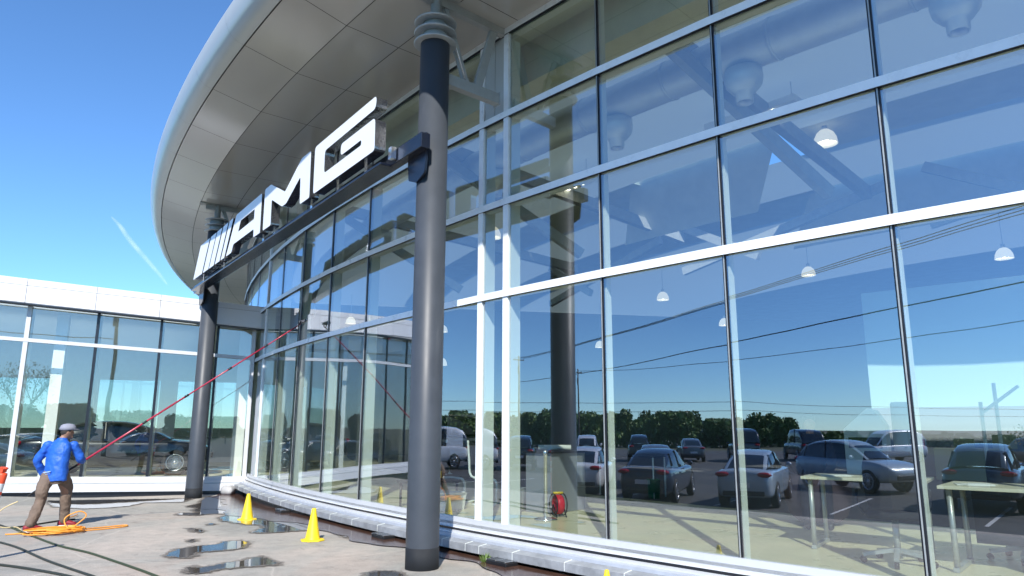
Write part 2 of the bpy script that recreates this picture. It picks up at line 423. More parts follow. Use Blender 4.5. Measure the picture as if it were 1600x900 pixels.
# puddles and damp patches
def sheet(name, pts, m, dz, rnd=.2, cell=.25):
    P = [Vector((p[0], p[1], 0)) for p in pts]
    P = [Vector(p) for p in roundpoly(P, rnd, 3)]
    bm = bmesh.new(); vs = [bm.verts.new(p) for p in P]; bm.faces.new(vs)
    bmesh.ops.triangulate(bm, faces=bm.faces[:])
    for _ in range(7):
        bmesh.ops.subdivide_edges(bm, edges=[e for e in bm.edges if e.calc_length() > cell], cuts=1, use_grid_fill=True)
        bmesh.ops.triangulate(bm, faces=bm.faces[:])
    for v in bm.verts: v.co.z = g(v.co.x, v.co.y) + dz
    bmesh.ops.recalc_face_normals(bm, faces=bm.faces[:]); bm.faces.ensure_lookup_table()
    if bm.faces[0].normal.z < 0: bmesh.ops.reverse_faces(bm, faces=bm.faces[:])
    me = bpy.data.meshes.new(name); bm.to_mesh(me); bm.free(); me.materials.append(m)
    for p in me.polygons: p.use_smooth = True
    o = bpy.data.objects.new(name, me); COL.objects.link(o)
    return tag(o, kind='structure')
PUD = [
 [(-4.35,9.46),(-4.46,9.94),(-4.27,10.26),(-4.08,10.32),(-4.05,10.61),(-3.91,10.74),(-3.73,10.56),(-3.62,10.16),(-3.72,9.95),(-3.95,9.84),(-4.08,9.69),(-4.00,9.36),(-4.14,9.31)],
 [(-3.75,8.68),(-3.76,8.84),(-3.59,8.68),(-3.45,8.93),(-3.29,9.10),(-3.23,9.28),(-3.15,9.46),(-2.98,9.28),(-2.94,9.11),(-2.79,9.02),(-2.75,8.86),(-3.10,8.75),(-3.39,8.57),(-3.48,8.34),(-3.59,8.34)],
 [(-7.61,18.3),(-7.1,18.9),(-6.79,18.54),(-6.11,16.94),(-5.79,17.0),(-5.28,16.41),(-4.36,15.08),(-3.33,13.59),(-2.38,12.06),(-2.22,10.84),(-2.47,11.09),(-2.97,11.91),(-3.25,11.75),(-3.39,11.75),(-3.59,11.54),(-3.83,11.46),(-4.05,11.46),(-4.00,12.04),(-4.16,12.34),(-4.52,12.50),(-5.08,13.00),(-5.32,13.55),(-5.34,14.16),(-5.74,14.15),(-5.86,13.83),(-6.32,13.93),(-6.39,14.35),(-6.08,14.35),(-6.47,15.03),(-6.53,15.40),(-6.98,15.78),(-6.97,16.47)],
 [(-5.24,12.02),(-5.05,11.94),(-4.79,11.58),(-4.80,11.44)],
 [(-4.61,10.60),(-4.68,10.85),(-4.59,10.85),(-4.48,10.67),(-4.51,10.55)],
 [(-5.13,12.45),(-5.09,12.59),(-4.95,12.50),(-5.03,12.39)],
 [(-10.66,16.91),(-10.05,17.45),(-7.73,17.92),(-7.57,16.99),(-8.38,16.75),(-8.20,15.92),(-8.42,15.44),(-8.75,15.16),(-9.60,15.53)],
 [(-1.61,8.45),(-1.50,8.55),(-1.24,8.46),(-1.18,8.30),(-1.07,7.93),(-1.53,7.92)],
]
def grow(pts, d, am, sd):
    P = [Vector((p[0], p[1], 0)) for p in pts]; n = len(P); out = []
    ar = sum(P[i - 1].x * P[i].y - P[i].x * P[i - 1].y for i in range(n)); sg = 1 if ar > 0 else -1
    rr = random.Random(sd)
    for i in range(n):
        a, b = P[i], P[(i + 1) % n]; e = (b - a); k = max(1, int(e.length / .12))
        t = ((a - P[i - 1]).normalized() + e.normalized()); t = t.normalized() if t.length > .01 else e.normalized()
        for j in range(k):
            tt = e.normalized() if j else t
            nn = Vector((tt.y, -tt.x, 0)) * sg; out.append(a + e * (j / k) + nn * (d + rr.uniform(-am, am)))
    return out
for k, q in enumerate(PUD):
    big = grow(q, .10, .03, k); P = roundpoly([Vector((p[0], p[1], 0)) for p in big], .06, 2); P = [Vector(p) for p in P]
    o = sheet('puddle', big, M['puddle'], .012, rnd=.06, cell=.10)
    at = o.data.attributes.new('depth', 'FLOAT', 'POINT'); segs = [(P[i - 1].xy, P[i].xy) for i in range(len(P))]
    for v in o.data.vertices:
        p = v.co.xy; best = 9
        for a, b in segs:
            e = b - a; l = e.length_squared; t = max(0, min(1, (p - a).dot(e) / l)) if l > 0 else 0
            d = (a + e * t - p).length_squared
            if d < best: best = d
        at.data[v.index].value = math.sqrt(best)
def band(name, r0, r1f, a0, a1, m, dz, step=.12):
    mb = MB(); vs = []; n = int((a1 - a0) / step) + 1
    for k in range(n):
        a = a0 + step * k
        p, q = pol(r0, a), pol(r1f(a), a)
        vs += [(p.x, p.y, g(p.x, p.y) + dz), (q.x, q.y, g(q.x, q.y) + dz)]
    mb.add(vs, [(2 * k, 2 * k + 1, 2 * k + 3, 2 * k + 2) for k in range(n - 1)])
    o = mb.build(name, m, recalc=False)
    if o.data.polygons[0].normal.z < 0: o.data.flip_normals()
    return tag(o, kind='structure')
band('damp_strip', 51.0, lambda a: 51.66 + .55 * (1 - ss(abs(a - 213.5), 1.0, 4.2)) + .12 * math.sin(a * 1.3) + .07 * math.sin(a * 3.7 + 1) + .035 * math.sin(a * 8.1), 208, 231, M['damp'], .016)

# ------------------------------------------------------------------ the drum showroom
DRUM = thing('car_showroom', 'curved glass fronted car showroom under a broad grey overhanging canopy', 'building', (0, 0, 0))
NB = len(VP) - 1
NS = 8
for i in range(NB):
    a, b = VP[i], VP[i + 1]
    aa = [math.degrees(math.atan2(v.y - C.y, v.x - C.x)) % 360 for v in (a, b)]
    for k in range(4):
        if i == IM3 and k == 3: continue          # closed with a solid panel
        z0, z1 = ZT[k] + .03, ZT[k + 1] - .03
        rq = random.Random(i * 7 + k); ja, jb = rq.uniform(-.003, .003), rq.uniform(-.003, .003); jo = 0.0
        if i == IM4: ja, jo = .080, -.036          # this pane sits a little turned in its frame
        ins = math.degrees(.02 / RF); lo, hi = aa[0] - ins, aa[1] + ins      # gently curved panes, all on one arc
        mb = MB(); F = []
        for t in range(NS + 1):
            an = lo + (hi - lo) * t / NS
            F += [V3(pol(RF + .006 + jo + ja * t / NS, an), z0), V3(pol(RF + .006 + jo + ja * t / NS + jb, an), z1)]
        B = [v - V3((Vector((v.x, v.y)) - C).normalized(), 0) * .024 for v in F]
        mb.add(F, [(2 * t, 2 * t + 1, 2 * t + 3, 2 * t + 2) for t in range(NS)], 0, True)
        mb.add(B, [(2 * t, 2 * t + 2, 2 * t + 3, 2 * t + 1) for t in range(NS)], 1, True)
        m_ = len(F); E_ = F + B
        mb.add(E_, [(2 * t, 2 * t + 2, m_ + 2 * t + 2, m_ + 2 * t) for t in range(NS)] + [(2 * t + 1, m_ + 2 * t + 1, m_ + 2 * t + 3, 2 * t + 3) for t in range(NS)], 2)
        mb.add(E_, [(0, m_, m_ + 1, 1), (2 * NS, 2 * NS + 1, m_ + 2 * NS + 1, m_ + 2 * NS)], 2)
        mb.build('glass_pane', [M['gdrum'], M['gclear'], M['gedge']], DRUM, recalc=False)
# solid panel beside the truss
a, b = VP[IM3], VP[IM4]; n = outn(a, b); mb = MB()
mid = (a + b) / 2
mb.extr([V3(a + n * .01, 6.03), V3(mid - (b - a).normalized() * .006 + n * .01, 6.03), V3(mid - (b - a).normalized() * .006 + n * .01, 7.31), V3(a + n * .01, 7.31)], V3(-n * .06, 0))
mb.extr([V3(mid + (b - a).normalized() * .006 + n * .01, 6.03), V3(b + n * .01, 6.03), V3(b + n * .01, 7.31), V3(mid + (b - a).normalized() * .006 + n * .01, 7.31)], V3(-n * .06, 0))
mb.build('infill_panel', M['edge'], DRUM)
# mullions
for i in range(len(VP)):
    p = VP[i]; rad = (p - C).normalized(); an = math.atan2(rad.y, rad.x)
    wide = i in (IM3, IM4) or i == IM9
    w = .10 if wide else .045
    mb = MB()
    d = .05 if wide else .022
    mb.box(V3(p + rad * (d / 2 - .012), (ZT[0] + 7.32) / 2), (d, w, 7.32 - ZT[0]), an)
    if not wide:   # the slim grey cover strip on the dark gasket
        mb.box(V3(p + rad * (d + .001), (ZT[0] + 7.3) / 2), (.006, .012, 7.3 - ZT[0] - .01), an, 1)
    mb.build('mullion', [M['frame'] if wide else M['dark'], M['steel']], DRUM, bevel=.004 if wide else 0)
    mb = MB()
    fd = .17 if i >= IM3 else .085
    mb.box(V3(p - rad * (.04 + fd / 2), (ZT[0] + 7.2) / 2), (fd, .06 if i < IM3 else .075, 7.2 - ZT[0]), an)
    mb.build('mullion_fin', M['fin'], DRUM)
# transoms: one continuous cap per row, following the facets
for k, z in enumerate(ZT):
    mb = MB(); h = .095 if k else .10
    dep = .055
    ring_o = [offs(i, dep) for i in range(len(VP))]; ring_i = [offs(i, .008) for i in range(len(VP))]
    for i in range(NB):
        vs = []
        for (P, zz) in ((ring_i, z - h / 2), (ring_o, z - h / 2), (ring_o, z + h / 2), (ring_i, z + h / 2)):
            vs += [V3(P[i], zz), V3(P[i + 1], zz)]
        mb.add(vs, [(2, 3, 5, 4), (4, 5, 7, 6)], 0); mb.add(vs, [(0, 1, 3, 2)], 1)
    mb.build('transom', [M['frame'] if k else M['white'], M['dark']], DRUM)
    mb = MB()
    ri, r2 = [offs(i, -.03) for i in range(len(VP))], [offs(i, -.16) for i in range(len(VP))]
    for i in range(NB):
        if k == 0: continue
        vs = []
        for (P, zz) in ((ri, z - .035), (r2, z - .035), (r2, z + .035), (ri, z + .035)):
            vs += [V3(P[i], zz), V3(P[i + 1], zz)]
        mb.add(vs, [(0, 1, 3, 2), (2, 3, 5, 4), (4, 5, 7, 6), (6, 7, 1, 0)])
    if k: mb.build('transom_rail', M['fin'], DRUM)
# sill: white rail, ledge, stone apron, dark recess
def sweep(name, prof, mats, parent=DRUM, i0=0, i1=None):
    """prof: list of (out, z, mat) along the glass line"""
    i1 = len(VP) if i1 is None else i1
    mb = MB()
    for i in range(i0, i1 - 1):
        for (o0, z0, m0), (o1, z1, _) in zip(prof, prof[1:]):
            dz0 = g(*offs(i, o0)) if i < IM9 + 3 else -.1; 
            mb.add([V3(offs(i, o0), z0), V3(offs(i + 1, o0), z0), V3(offs(i + 1, o1), z1), V3(offs(i, o1), z1)], [(0, 1, 2, 3)], m0)
    return mb.build(name, mats, parent)
sweep('sill_rail', [(.055, .335, 0), (.055, .27, 0), (.09, .265, 1), (.09, .235, 0), (.16, .225, 0), (.16, .21, 0)], [M['white'], M['dark']])
sweep('sill_ledge', [(.0, .214, 0), (.16, .212, 0), (.22, .20, 0), (.22, .165, 0)], [M['ledge']])
sweep('sill_stone', [(.0, .166, 0), (.22, .164, 0), (.345, .150, 0), (.355, .145, 0), (.355, .055, 0), (.12, .05, 0)], [M['stone']])
for i in range(0, IM9 + 1):                        # fine joints in the stone
    for t in (.2, .7):
        p = VP[i] + (VP[i + 1] - VP[i]) * t; rad = (p - C).normalized(); an = math.atan2(rad.y, rad.x)
        mb = MB()
        mb.extr([V3(p + rad * a + Vector((-rad.y, rad.x)) * .004, z) for a, z in ((.23, .169), (.347, .1535), (.358, .1465), (.358, .06), (.35, .06), (.35, .140), (.23, .158))], V3(Vector((rad.y, -rad.x)) * .008, 0))
        mb.build('sill_joint', M['fin'], DRUM)
sweep('sill_recess', [(.12, .06, 0), (.12, -.25, 0)], [M['dark']])
# canopy
AS = [251.9 - 2.0 * k for k in range(34)]
def solid_rev(name, prof, mats, parent, mi=None):
    mb = MB(); vs = []; n = len(prof)
    for a in AS:
        for r, z in prof: p = pol(r, a); vs.append((p.x, p.y, z))
    for i in range(len(AS) - 1):
        for k in range(n - 1):
            mb.add([vs[i * n + k], vs[i * n + k + 1], vs[(i + 1) * n + k + 1], vs[(i + 1) * n + k]], [(0, 1, 2, 3)], mi[k] if mi else 0, False)
    return mb
ringsR = [(50.93, 7.345), (51.83, 7.36), (52.71, 7.39), (53.58, 7.585)]
mb = MB(); SUB = 4
for (r0, z0), (r1, z1) in zip(ringsR, ringsR[1:]):
    for a0, a1 in zip(AS, AS[1:]):
        gp = .012; ga = math.degrees(gp / 52) * .5
        lo, hi = a1 + ga, a0 - ga
        vs = []
        for s in range(SUB + 1):
            a = lo + (hi - lo) * s / SUB
            for (r, z) in ((r0 + gp / 2, z0), (r1 - gp / 2, z1)):
                p = pol(r, a); vs.append((p.x, p.y, z))
        mb.add(vs, [(2 * s, 2 * s + 1, 2 * s + 3, 2 * s + 2) for s in range(SUB)])
mb.build('soffit_cladding', M['soffit'], DRUM)
mb = solid_rev('', [(50.9, 7.365), (51.83, 7.38), (52.71, 7.41), (53.58, 7.605)], None, None)
mb.build('soffit_backing', M['seam'], DRUM)
prof = [(53.595, 7.588)]
for k in range(0, 13):
    t = k / 12
    an = -math.pi / 2 + t * math.pi * .97
    prof.append((53.60 + .30 * math.cos(an), 7.98 + .39 * math.sin(an)))
mb = MB(); vs = []
for a0, a1 in zip(AS, AS[1:]):
    ga = math.degrees(.006 / 52) * .5
    lo, hi = a1 + ga, a0 - ga
    for s in range(SUB):
        x0, x1 = lo + (hi - lo) * s / SUB, lo + (hi - lo) * (s + 1) / SUB
        for (r0, z0), (r1, z1) in zip(prof, prof[1:]):
            P = [pol(r0, x0), pol(r1, x0), pol(r1, x1), pol(r0, x1)]
            mb.add([V3(P[0], z0), V3(P[1], z1), V3(P[2], z1), V3(P[3], z0)], [(0, 1, 2, 3)], 0, True)
mb.build('canopy_edge', M['edge'], DRUM)
mb = solid_rev('', [(53.56, 7.62), (53.84, 7.98), (53.56, 8.33), (50.0, 8.40)], None, None); mb.build('canopy_core', M['roof'], DRUM)
# roof deck with skylight slots and rings left open to brighten the interior
def arc(r, a0, a1, st=2.0):
    n = max(2, int(abs(a1 - a0) / st)); return [pol(r, a0 + (a1 - a0) * k / n) for k in range(n + 1)]
A0, A1 = 244.4, 191.75
RI = 16.0
def annulus(name, r0, r1, z, m, a0=A0, a1=A1, flip=False):
    mb = MB(); P, Q = arc(r0, a0, a1), arc(r1, a0, a1)
    for i in range(len(P) - 1): mb.add([V3(P[i], z), V3(Q[i], z), V3(Q[i + 1], z), V3(P[i + 1], z)], [(0, 1, 2, 3)])
    return mb.build(name, m, DRUM)
annulus('interior_floor', 46.6, RF + .0, .345, M['ifloor']); annulus('interior_floor_shade', RI, 46.6, .345, M['floorshade'])  # deep part of the floor painted dark in place of shade
for nm, z, m, m2 in (('interior_ceiling', 7.42, M['ceil'], M['ceilglow']), ('roof_deck', 7.75, M['roof'], None)):
    annulus(nm, RI, 30.0, z, m)
    if m2: annulus(nm, 30.0, 38.6, z, m2)
    annulus(nm, 38.6, 40.4, z, m, 221.0, A1)
    if m2: annulus(nm, 40.4, 42.8, z, m2)
    annulus(nm, 42.8, 44.2, z, m, 217.5, A1); annulus(nm, 42.8, 44.2, z, m, A0, 222.5)
    if m2: annulus(nm, 44.2, 49.4, z, m2)
    annulus(nm, 49.4, 51.5 if not m2 else RF - .05, z, m)
for r, a0, a1 in ((40.4, A0, 221.0), (44.2, 222.5, 217.5)):      # slanted baffles, added to hide the roof slots without blocking the sun
    mb = MB(); P = arc(r, a0, a1, 1.0); dv = Vector((.02, 1.0, -.84)) * 1.7
    for p, q in zip(P, P[1:]):
        mb.add([V3(p, 7.75), V3(q, 7.75), V3(q, 7.75) + dv, V3(p, 7.75) + dv], [(0, 1, 2, 3)])
    mb.build('added_slot_baffle', M['ceil'], DRUM)
mb = MB()
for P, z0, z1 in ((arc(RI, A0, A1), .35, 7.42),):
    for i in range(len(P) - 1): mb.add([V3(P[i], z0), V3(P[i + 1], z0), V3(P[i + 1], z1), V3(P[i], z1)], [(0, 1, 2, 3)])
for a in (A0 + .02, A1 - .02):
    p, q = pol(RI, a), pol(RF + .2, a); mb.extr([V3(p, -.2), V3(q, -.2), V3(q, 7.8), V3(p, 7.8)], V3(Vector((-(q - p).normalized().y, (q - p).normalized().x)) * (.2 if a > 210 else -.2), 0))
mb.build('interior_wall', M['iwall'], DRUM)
# bulkhead band and deep beams above the glass, inside
mb = MB(); P, Q = arc(50.35, A0, A1, 1.0), arc(49.9, A0, A1, 1.0)
for i in range(len(P) - 1):
    mb.add([V3(P[i], 6.75), V3(P[i + 1], 6.75), V3(P[i + 1], 7.42), V3(P[i], 7.42), V3(Q[i], 6.75), V3(Q[i + 1], 6.75)], [(0, 1, 2, 3), (0, 1, 5, 4)])
mb.build('ceiling_bulkhead', M['ceil'], DRUM)

# ------------------------------------------------------------------ columns and trusses
C1, C2 = Vector((-1.04, 8.74)), Vector((-7.80, 18.09))
def column(p, label):
    z0 = g(p.x, p.y) - .05
    t = thing('support_column', label, 'column', (p.x, p.y, 0), math.atan2((p - C).y, (p - C).x), 'round canopy columns')
    mb = MB(); mb.lathe([(.195, z0 + .29), (.195, 6.64), (.0, 6.64)], n=48); mb.build('shaft', M['column'], t)
    mb = MB(); mb.lathe([(.0, z0), (.1965, z0), (.1965, z0 + .29), (.19, z0 + .292)], n=48); mb.build('base_band', M['columnband'], t)
    mb = MB(); mb.lathe([(.197, z0 + .03), (.225, z0 + .053), (.24, z0 + .05), (.25, z0 + .03)], n=32); mb.build('base_grout', M['damphalo'], t)
    for k in range(3):
        z = 6.64 + .15 * k
        mb = MB(); mb.lathe([(.0, z), (.275, z), (.285, z + .008), (.285, z + .022), (.275, z + .03), (.0, z + .03)], n=40); mb.build('collar_disc', M['steel'], t)
    mb = MB(); mb.lathe([(.17, 6.6), (.17, 6.98), (.075, 6.98), (.075, 7.42)], n=24); mb.build('neck', M['beamgrey'], t)
    mb = MB(); mb.box((0, 0, 7.385), (.9, .22, .05)); mb.box((-.45, 0, 7.30), (1.5, .10, .12)); mb.build('head_plate', M['beamgrey'], t)
    mb = MB(); mb.box((-.62, 0, 6.21), (.95, .11, .16)); mb.box((-1.09, 0, 6.21), (.012, .15, .20)); mb.build('truss_arm', M['beamgrey'], t, bevel=.006)
    mb = MB()
    mb.beam((-.52, 0, 6.28), (-.12, 0, 7.30), .05, .09); mb.build('truss_brace', M['beamgrey'], t)
    mb = MB()
    mb.beam((-.72, 0, 6.26), (-1.02, 0, 7.28), .06, .12); mb.build('truss_brace', M['beamgrey'], t)
    mb = MB(); mb.tube([(-.5, .03, 6.3), (-.06, .03, 7.36)], .008, 6); mb.build('tie_rod', M['chrome'], t)
    return t
column(C1, 'tall dark grey round column nearest the camera, between the sign and the large panes')
column(C2, 'dark grey round column under the slashed end of the sign, beside the low wing')

# ------------------------------------------------------------------ the sign
es = (C1 - C2).normalized(); ns = Vector((es.y, -es.x))
SG = thing('shop_sign', 'long raised white letter sign on a navy beam between the two columns', 'sign', (C2.x, C2.y, 0))
def sp(s, z, off): q = es * s + ns * off; return Vector((q.x, q.y, z))
def letter(name, poly, hole=None, r=.05):
    P = roundpoly([Vector((a, b, 0)) for a, b in poly], r)
    pts = [(p[0], p[1]) for p in P]
    if hole:
        H_ = [(p[0], p[1]) for p in roundpoly([Vector((a, b, 0)) for a, b in hole], .03)]
        j = min(range(len(pts)), key=lambda i: (pts[i][0] - H_[0][0]) ** 2 + (pts[i][1] - H_[0][1]) ** 2)
        area = sum(H_[i - 1][0] * H_[i][1] - H_[i][0] * H_[i - 1][1] for i in range(len(H_)))
        areaP = sum(pts[i - 1][0] * pts[i][1] - pts[i][0] * pts[i - 1][1] for i in range(len(pts)))
        if area * areaP > 0: H_ = [H_[0]] + H_[:0:-1]
        pts = pts[:j + 1] + H_ + [H_[0]] + pts[j:]
    me = bpy.data.curves.new('t', 'CURVE')
    bpy.data.curves.remove(me)
    mb = MB(); n = len(pts)
    F = [sp(s, z, .56) for s, z in pts]; B = [sp(s, z, .40) for s, z in pts]
    mb.add(F, [tuple(range(n))], 0); mb.add(B, [tuple(range(n - 1, -1, -1))], 1)
    mb.add(F + B, [(i, i + n, (i + 1) % n + n, (i + 1) % n) for i in range(n)], 1)
    return mb.build(name, [M['signface'], M['signside']], SG, recalc=False)
zb, zt = 5.20, 5.97; sl = .52
def stroke(s0, s1, w0=None): letter('letter_stroke', [(s0, zb), (s1, zb), (s1 + sl, zt), (s0 + sl, zt)], r=.015)
stroke(.55, 1.44); stroke(1.55, 2.06); stroke(2.13, 2.56); stroke(2.66, 3.06); stroke(3.16, 3.46)
letter('letter', [(3.60, 5.20), (4.02, 5.20), (4.14, 5.36), (5.57, 5.36), (5.57, 5.19), (6.00, 5.19), (5.96, 5.98), (4.20, 5.98)],
       [(4.44, 5.56), (5.54, 5.57), (5.54, 5.77), (4.58, 5.77)])
letter('letter', [(6.17, 5.19), (6.63, 5.19), (6.60, 5.68), (7.22, 5.39), (7.44, 5.39), (8.10, 5.68), (8.14, 5.19), (8.58, 5.19), (8.54, 5.99), (8.11, 6.00), (7.34, 5.63), (6.50, 6.00), (6.14, 6.00)])
letter('letter', [(8.74, 5.20), (10.98, 5.20), (10.96, 5.67), (9.80, 5.68), (9.80, 5.50), (10.53, 5.50), (10.53, 5.42), (9.17, 5.42), (9.16, 5.79), (10.96, 5.80), (10.98, 5.98), (8.72, 5.99)], r=.07)
mb = MB(); axs = (Vector((es.x, es.y, 0)), Vector((ns.x, ns.y, 0)), Vector((0, 0, 1)))
mb.box(sp(5.72, 5.12, .27), (12.25, .13, .20), ax=axs)
mb.box(sp(5.5, 5.035, .385), (11.0, .20, .04), ax=axs)
mb.build('beam', M['navy'], SG, bevel=.01)
for s0 in (0.0, 11.5378):
    mb = MB()
    P = roundpoly([Vector(p) for p in ((-.21, 4.74, 0), (.0, 4.66, 0), (.21, 4.74, 0), (.24, 4.95, 0), (.24, 5.27, 0), (-.24, 5.27, 0), (-.24, 4.95, 0))], .03)
    mb.extr([sp(s0 + p[0], p[1], .197) for p in P], Vector((ns.x, ns.y, 0)) * .03)
    mb.extr([sp(s0 + p[0] * .6, p[1], .175) for p in P], Vector((ns.x, ns.y, 0)) * .025)
    mb.build('clamp', M['navy'], SG)
for s in (1.0, 2.9, 5.75, 6.4, 8.3, 9.4, 10.4, 11.15):
    mb = MB(); mb.box(sp(s, 5.14, .385), (.09, .07, .16), ax=axs); mb.build('bracket', M['chrome'], SG)

# ------------------------------------------------------------------ the low wing
WL, WR = Vector((-12.65, 17.3)), Vector((-7.0, 19.5)); ew = (WR - WL).normalized(); nw = Vector((ew.y, -ew.x)); UW = (WR - WL).length
def wz(u, zl, zr): 
    t = max(-.3, min(1.05, u / UW)); return zl + (zr - zl) * t
def wp(u, off, z): q = WL + ew * u + nw * off; return Vector((q.x, q.y, z))
WING = thing('showroom_wing', 'low flat roofed showroom wing with white fascia panels and pale green glass', 'building', (WL.x, WL.y, 0))
def wl(u, off, z): return wp(u, off, z) - Vector((WL.x, WL.y, 0))
U0, U1 = -4.6, 6.02
FT, FS, FB, TRZ, SLZ, GZ = (5.23, 4.84), (5.06, 4.70), (4.62, 4.24), (3.745, 3.45), (.41, .30), (.09, -.06)
def wstrip(mb, prof, us, mi=0):
    """prof: (off, (zl, zr), mat)"""
    for ua, ub in zip(us, us[1:]):
        for (o0, z0, m0), (o1, z1, _) in zip(prof, prof[1:]):
            mb.add([wl(ua, o0, wz(ua, *z0)), wl(ub, o0, wz(ub, *z0)), wl(ub, o1, wz(ub, *z1)), wl(ua, o1, wz(ua, *z1))], [(0, 1, 2, 3)], m0)
MU = [.66, 2.18, 3.65, 5.04]; PIT = 1.47
MUL = [.66 - PIT * k for k in range(3, 0, -1)] + MU + [5.96]
dn = lambda z, d: (z[0] + d, z[1] + d)
# fascia panels with open joints
mb = MB(); fj = [U0] + [u - .05 for u in MUL[1:-1]] + [6.35]
for ua, ub in zip(fj, fj[1:]):
    wstrip(mb, [(.34, dn(FB, .0), 0), (.36, dn(FB, .02), 0), (.36, dn(FS, -.006), 0), (.33, dn(FS, -.006), 0)], [ua + .006, ub - .006])
    wstrip(mb, [(.33, dn(FS, .006), 0), (.36, dn(FS, .006), 0), (.36, FT, 0), (.30, dn(FT, .012), 0)], [ua + .006, ub - .006])
mb.build('fascia_panel_cladding', M['fascia'], WING)
mb = MB(); wstrip(mb, [(.0, dn(FB, .01), 0), (.335, dn(FB, .01), 0), (.335, dn(FT, .005), 0), (-1.6, dn(FT, .005), 0)], [U0, 0, 6.3]); mb.build('roof', M['roof'], WING)
mb = MB(); wstrip(mb, [(-1.6, dn(FT, -.03), 0), (-9.0, dn(FT, -.03), 0)], [U0, 0, 6.3]); mb.build('added_rooflight', M['ceilwing2'], WING)  # translucent roof added to light the wing from above
mb = MB(); wstrip(mb, [(.345, dn(FB, -.03), 0), (.345, dn(FB, -.002), 0)], [U0, 0, 6.35]); wstrip(mb, [(-.05, dn(FB, -.012), 0), (.345, dn(FB, -.012), 0)], [U0, 0, 6.35]); mb.build('eaves_shadow_gap', M['dark'], WING)
for ua, ub in zip([U0] + MUL, MUL):
    if ub - ua < .2: continue
    for (za, zb_) in ((dn(SLZ, .02), dn(TRZ, -.04)), (dn(TRZ, .04), dn(FB, -.03))):
        mb = MB(); x0, x1 = ua + .02, ub - .02
        F = [wl(x0, .006, wz(x0, *za)), wl(x1, .006, wz(x1, *za)), wl(x1, .006, wz(x1, *zb_)), wl(x0, .006, wz(x0, *zb_))]
        B = [wl(x0, -.018, wz(x0, *za)), wl(x1, -.018, wz(x1, *za)), wl(x1, -.018, wz(x1, *zb_)), wl(x0, -.018, wz(x0, *zb_))]
        mb.add(F + B, [(0, 1, 2, 3)], 0); mb.add(F + B, [(7, 6, 5, 4)], 1); mb.add(F + B, [(0, 4, 5, 1), (1, 5, 6, 2), (2, 6, 7, 3), (3, 7, 4, 0)], 2)
        mb.build('glass_pane', [M['gwing'], M['gclear'], M['gedge']], WING)
for u in MUL:
    white = abs(u - .66) < .01 or u > 5.9
    mb = MB(); w = .10 if white else .06
    mb.extr([wl(u - w / 2, .05, wz(u, *SLZ)), wl(u + w / 2, .05, wz(u, *SLZ)), wl(u + w / 2, .05, wz(u, *FB) - .012), wl(u - w / 2, .05, wz(u, *FB) - .012)], V3(-nw * .07, 0))
    mb.build('mullion', M['white'] if white else M['dark'], WING)
    mb = MB(); ang = math.atan2(ew.y, ew.x)
    zz = (wz(u, *SLZ) + wz(u, *FB)) / 2
    mb.box(wl(u + .02, -.16, zz), (.07, .26, wz(u, *FB) - wz(u, *SLZ) - .06), ang); mb.build('mullion_fin', M['fin'], WING)
mb = MB(); wstrip(mb, [(.008, dn(TRZ, -.045), 1), (.06, dn(TRZ, -.045), 0), (.06, dn(TRZ, .045), 0), (.008, dn(TRZ, .045), 0)], [U0, 0, 5.98]); mb.build('transom', [M['white'], M['dark']], WING)
mb = MB()
wstrip(mb, [(.0, dn(SLZ, .03), 0), (.07, dn(SLZ, .03), 0), (.07, dn(SLZ, -.05), 0), (.11, dn(SLZ, -.06), 0), (.11, dn(SLZ, -.12), 0), (.10, dn(SLZ, -.12), 1), (.10, dn(SLZ, -.135), 0), (.14, dn(SLZ, -.145), 0), (.14, dn(SLZ, -.325), 0), (.05, dn(SLZ, -.33), 0)], [U0, 0, 6.05])
mb.build('sill', [M['white'], M['steel']], WING)
mb = MB(); wstrip(mb, [(.05, dn(SLZ, -.22), 0), (.05, dn(GZ, -.3), 0)], [U0, 0, 6.05]); mb.build('sill_recess', M['dark'], WING)
# wing interior
mb = MB(); wstrip(mb, [(-.03, (.36, .30), 0), (-9.0, (.36, .30), 0)], [U0, 0, 6.9]); mb.build('floor', M['ifloor'], WING)
mb = MB(); wstrip(mb, [(-.05, dn(FB, -.05), 0), (-9.0, dn(FB, -.05), 0)], [U0, 0, 6.9]); mb.build('ceiling', M['ceilwing'], WING)  # added see-through-to-light ceiling, brightens the upper wing panes
mb = MB()                                      # back wall with window openings
zlo, zhi = 1.2, 3.3
op = [(-3.2, -.2), (1.0, 3.0), (3.6, 6.0)]
ed = [U0] + [x for o in op for x in o] + [9.5]
for ua, ub in zip(ed[0::2], ed[1::2]): wstrip(mb, [(-9.0, (.3, .3), 0), (-9.0, (4.6, 4.6), 0)], [ua, ub])
for ua, ub in op:
    wstrip(mb, [(-9.0, (.3, .3), 0), (-9.0, (zlo, zlo), 0)], [ua, ub]); wstrip(mb, [(-9.0, (zhi, zhi), 0), (-9.0, (4.6, 4.6), 0)], [ua, ub])
mb.add([wl(U0, .33, -.3), wl(U0, -9.0, -.3), wl(U0, -9.0, 5.2), wl(U0, .33, 5.2)], [(0, 1, 2, 3)])
mb.build('wall', M['wwall'], WING)
for ua, ub in op:
    mb = MB(); F = [wl(ua, -9.0, zlo), wl(ub, -9.0, zlo), wl(ub, -9.0, zhi), wl(ua, -9.0, zhi)]; mb.extr(F, V3(nw * .02, 0)); mb.build('rear_window', M['gtint'], WING)
for u, o_, w in ((1.25, -.85, .26), (5.75, -.7, .3), (-3.9, -.9, .26)):
    mb = MB(); mb.box(wl(u, o_, 2.4), (w, .26, 4.3), math.atan2(ew.y, ew.x)); mb.build('inner_pillar', M['iwhite'], WING)

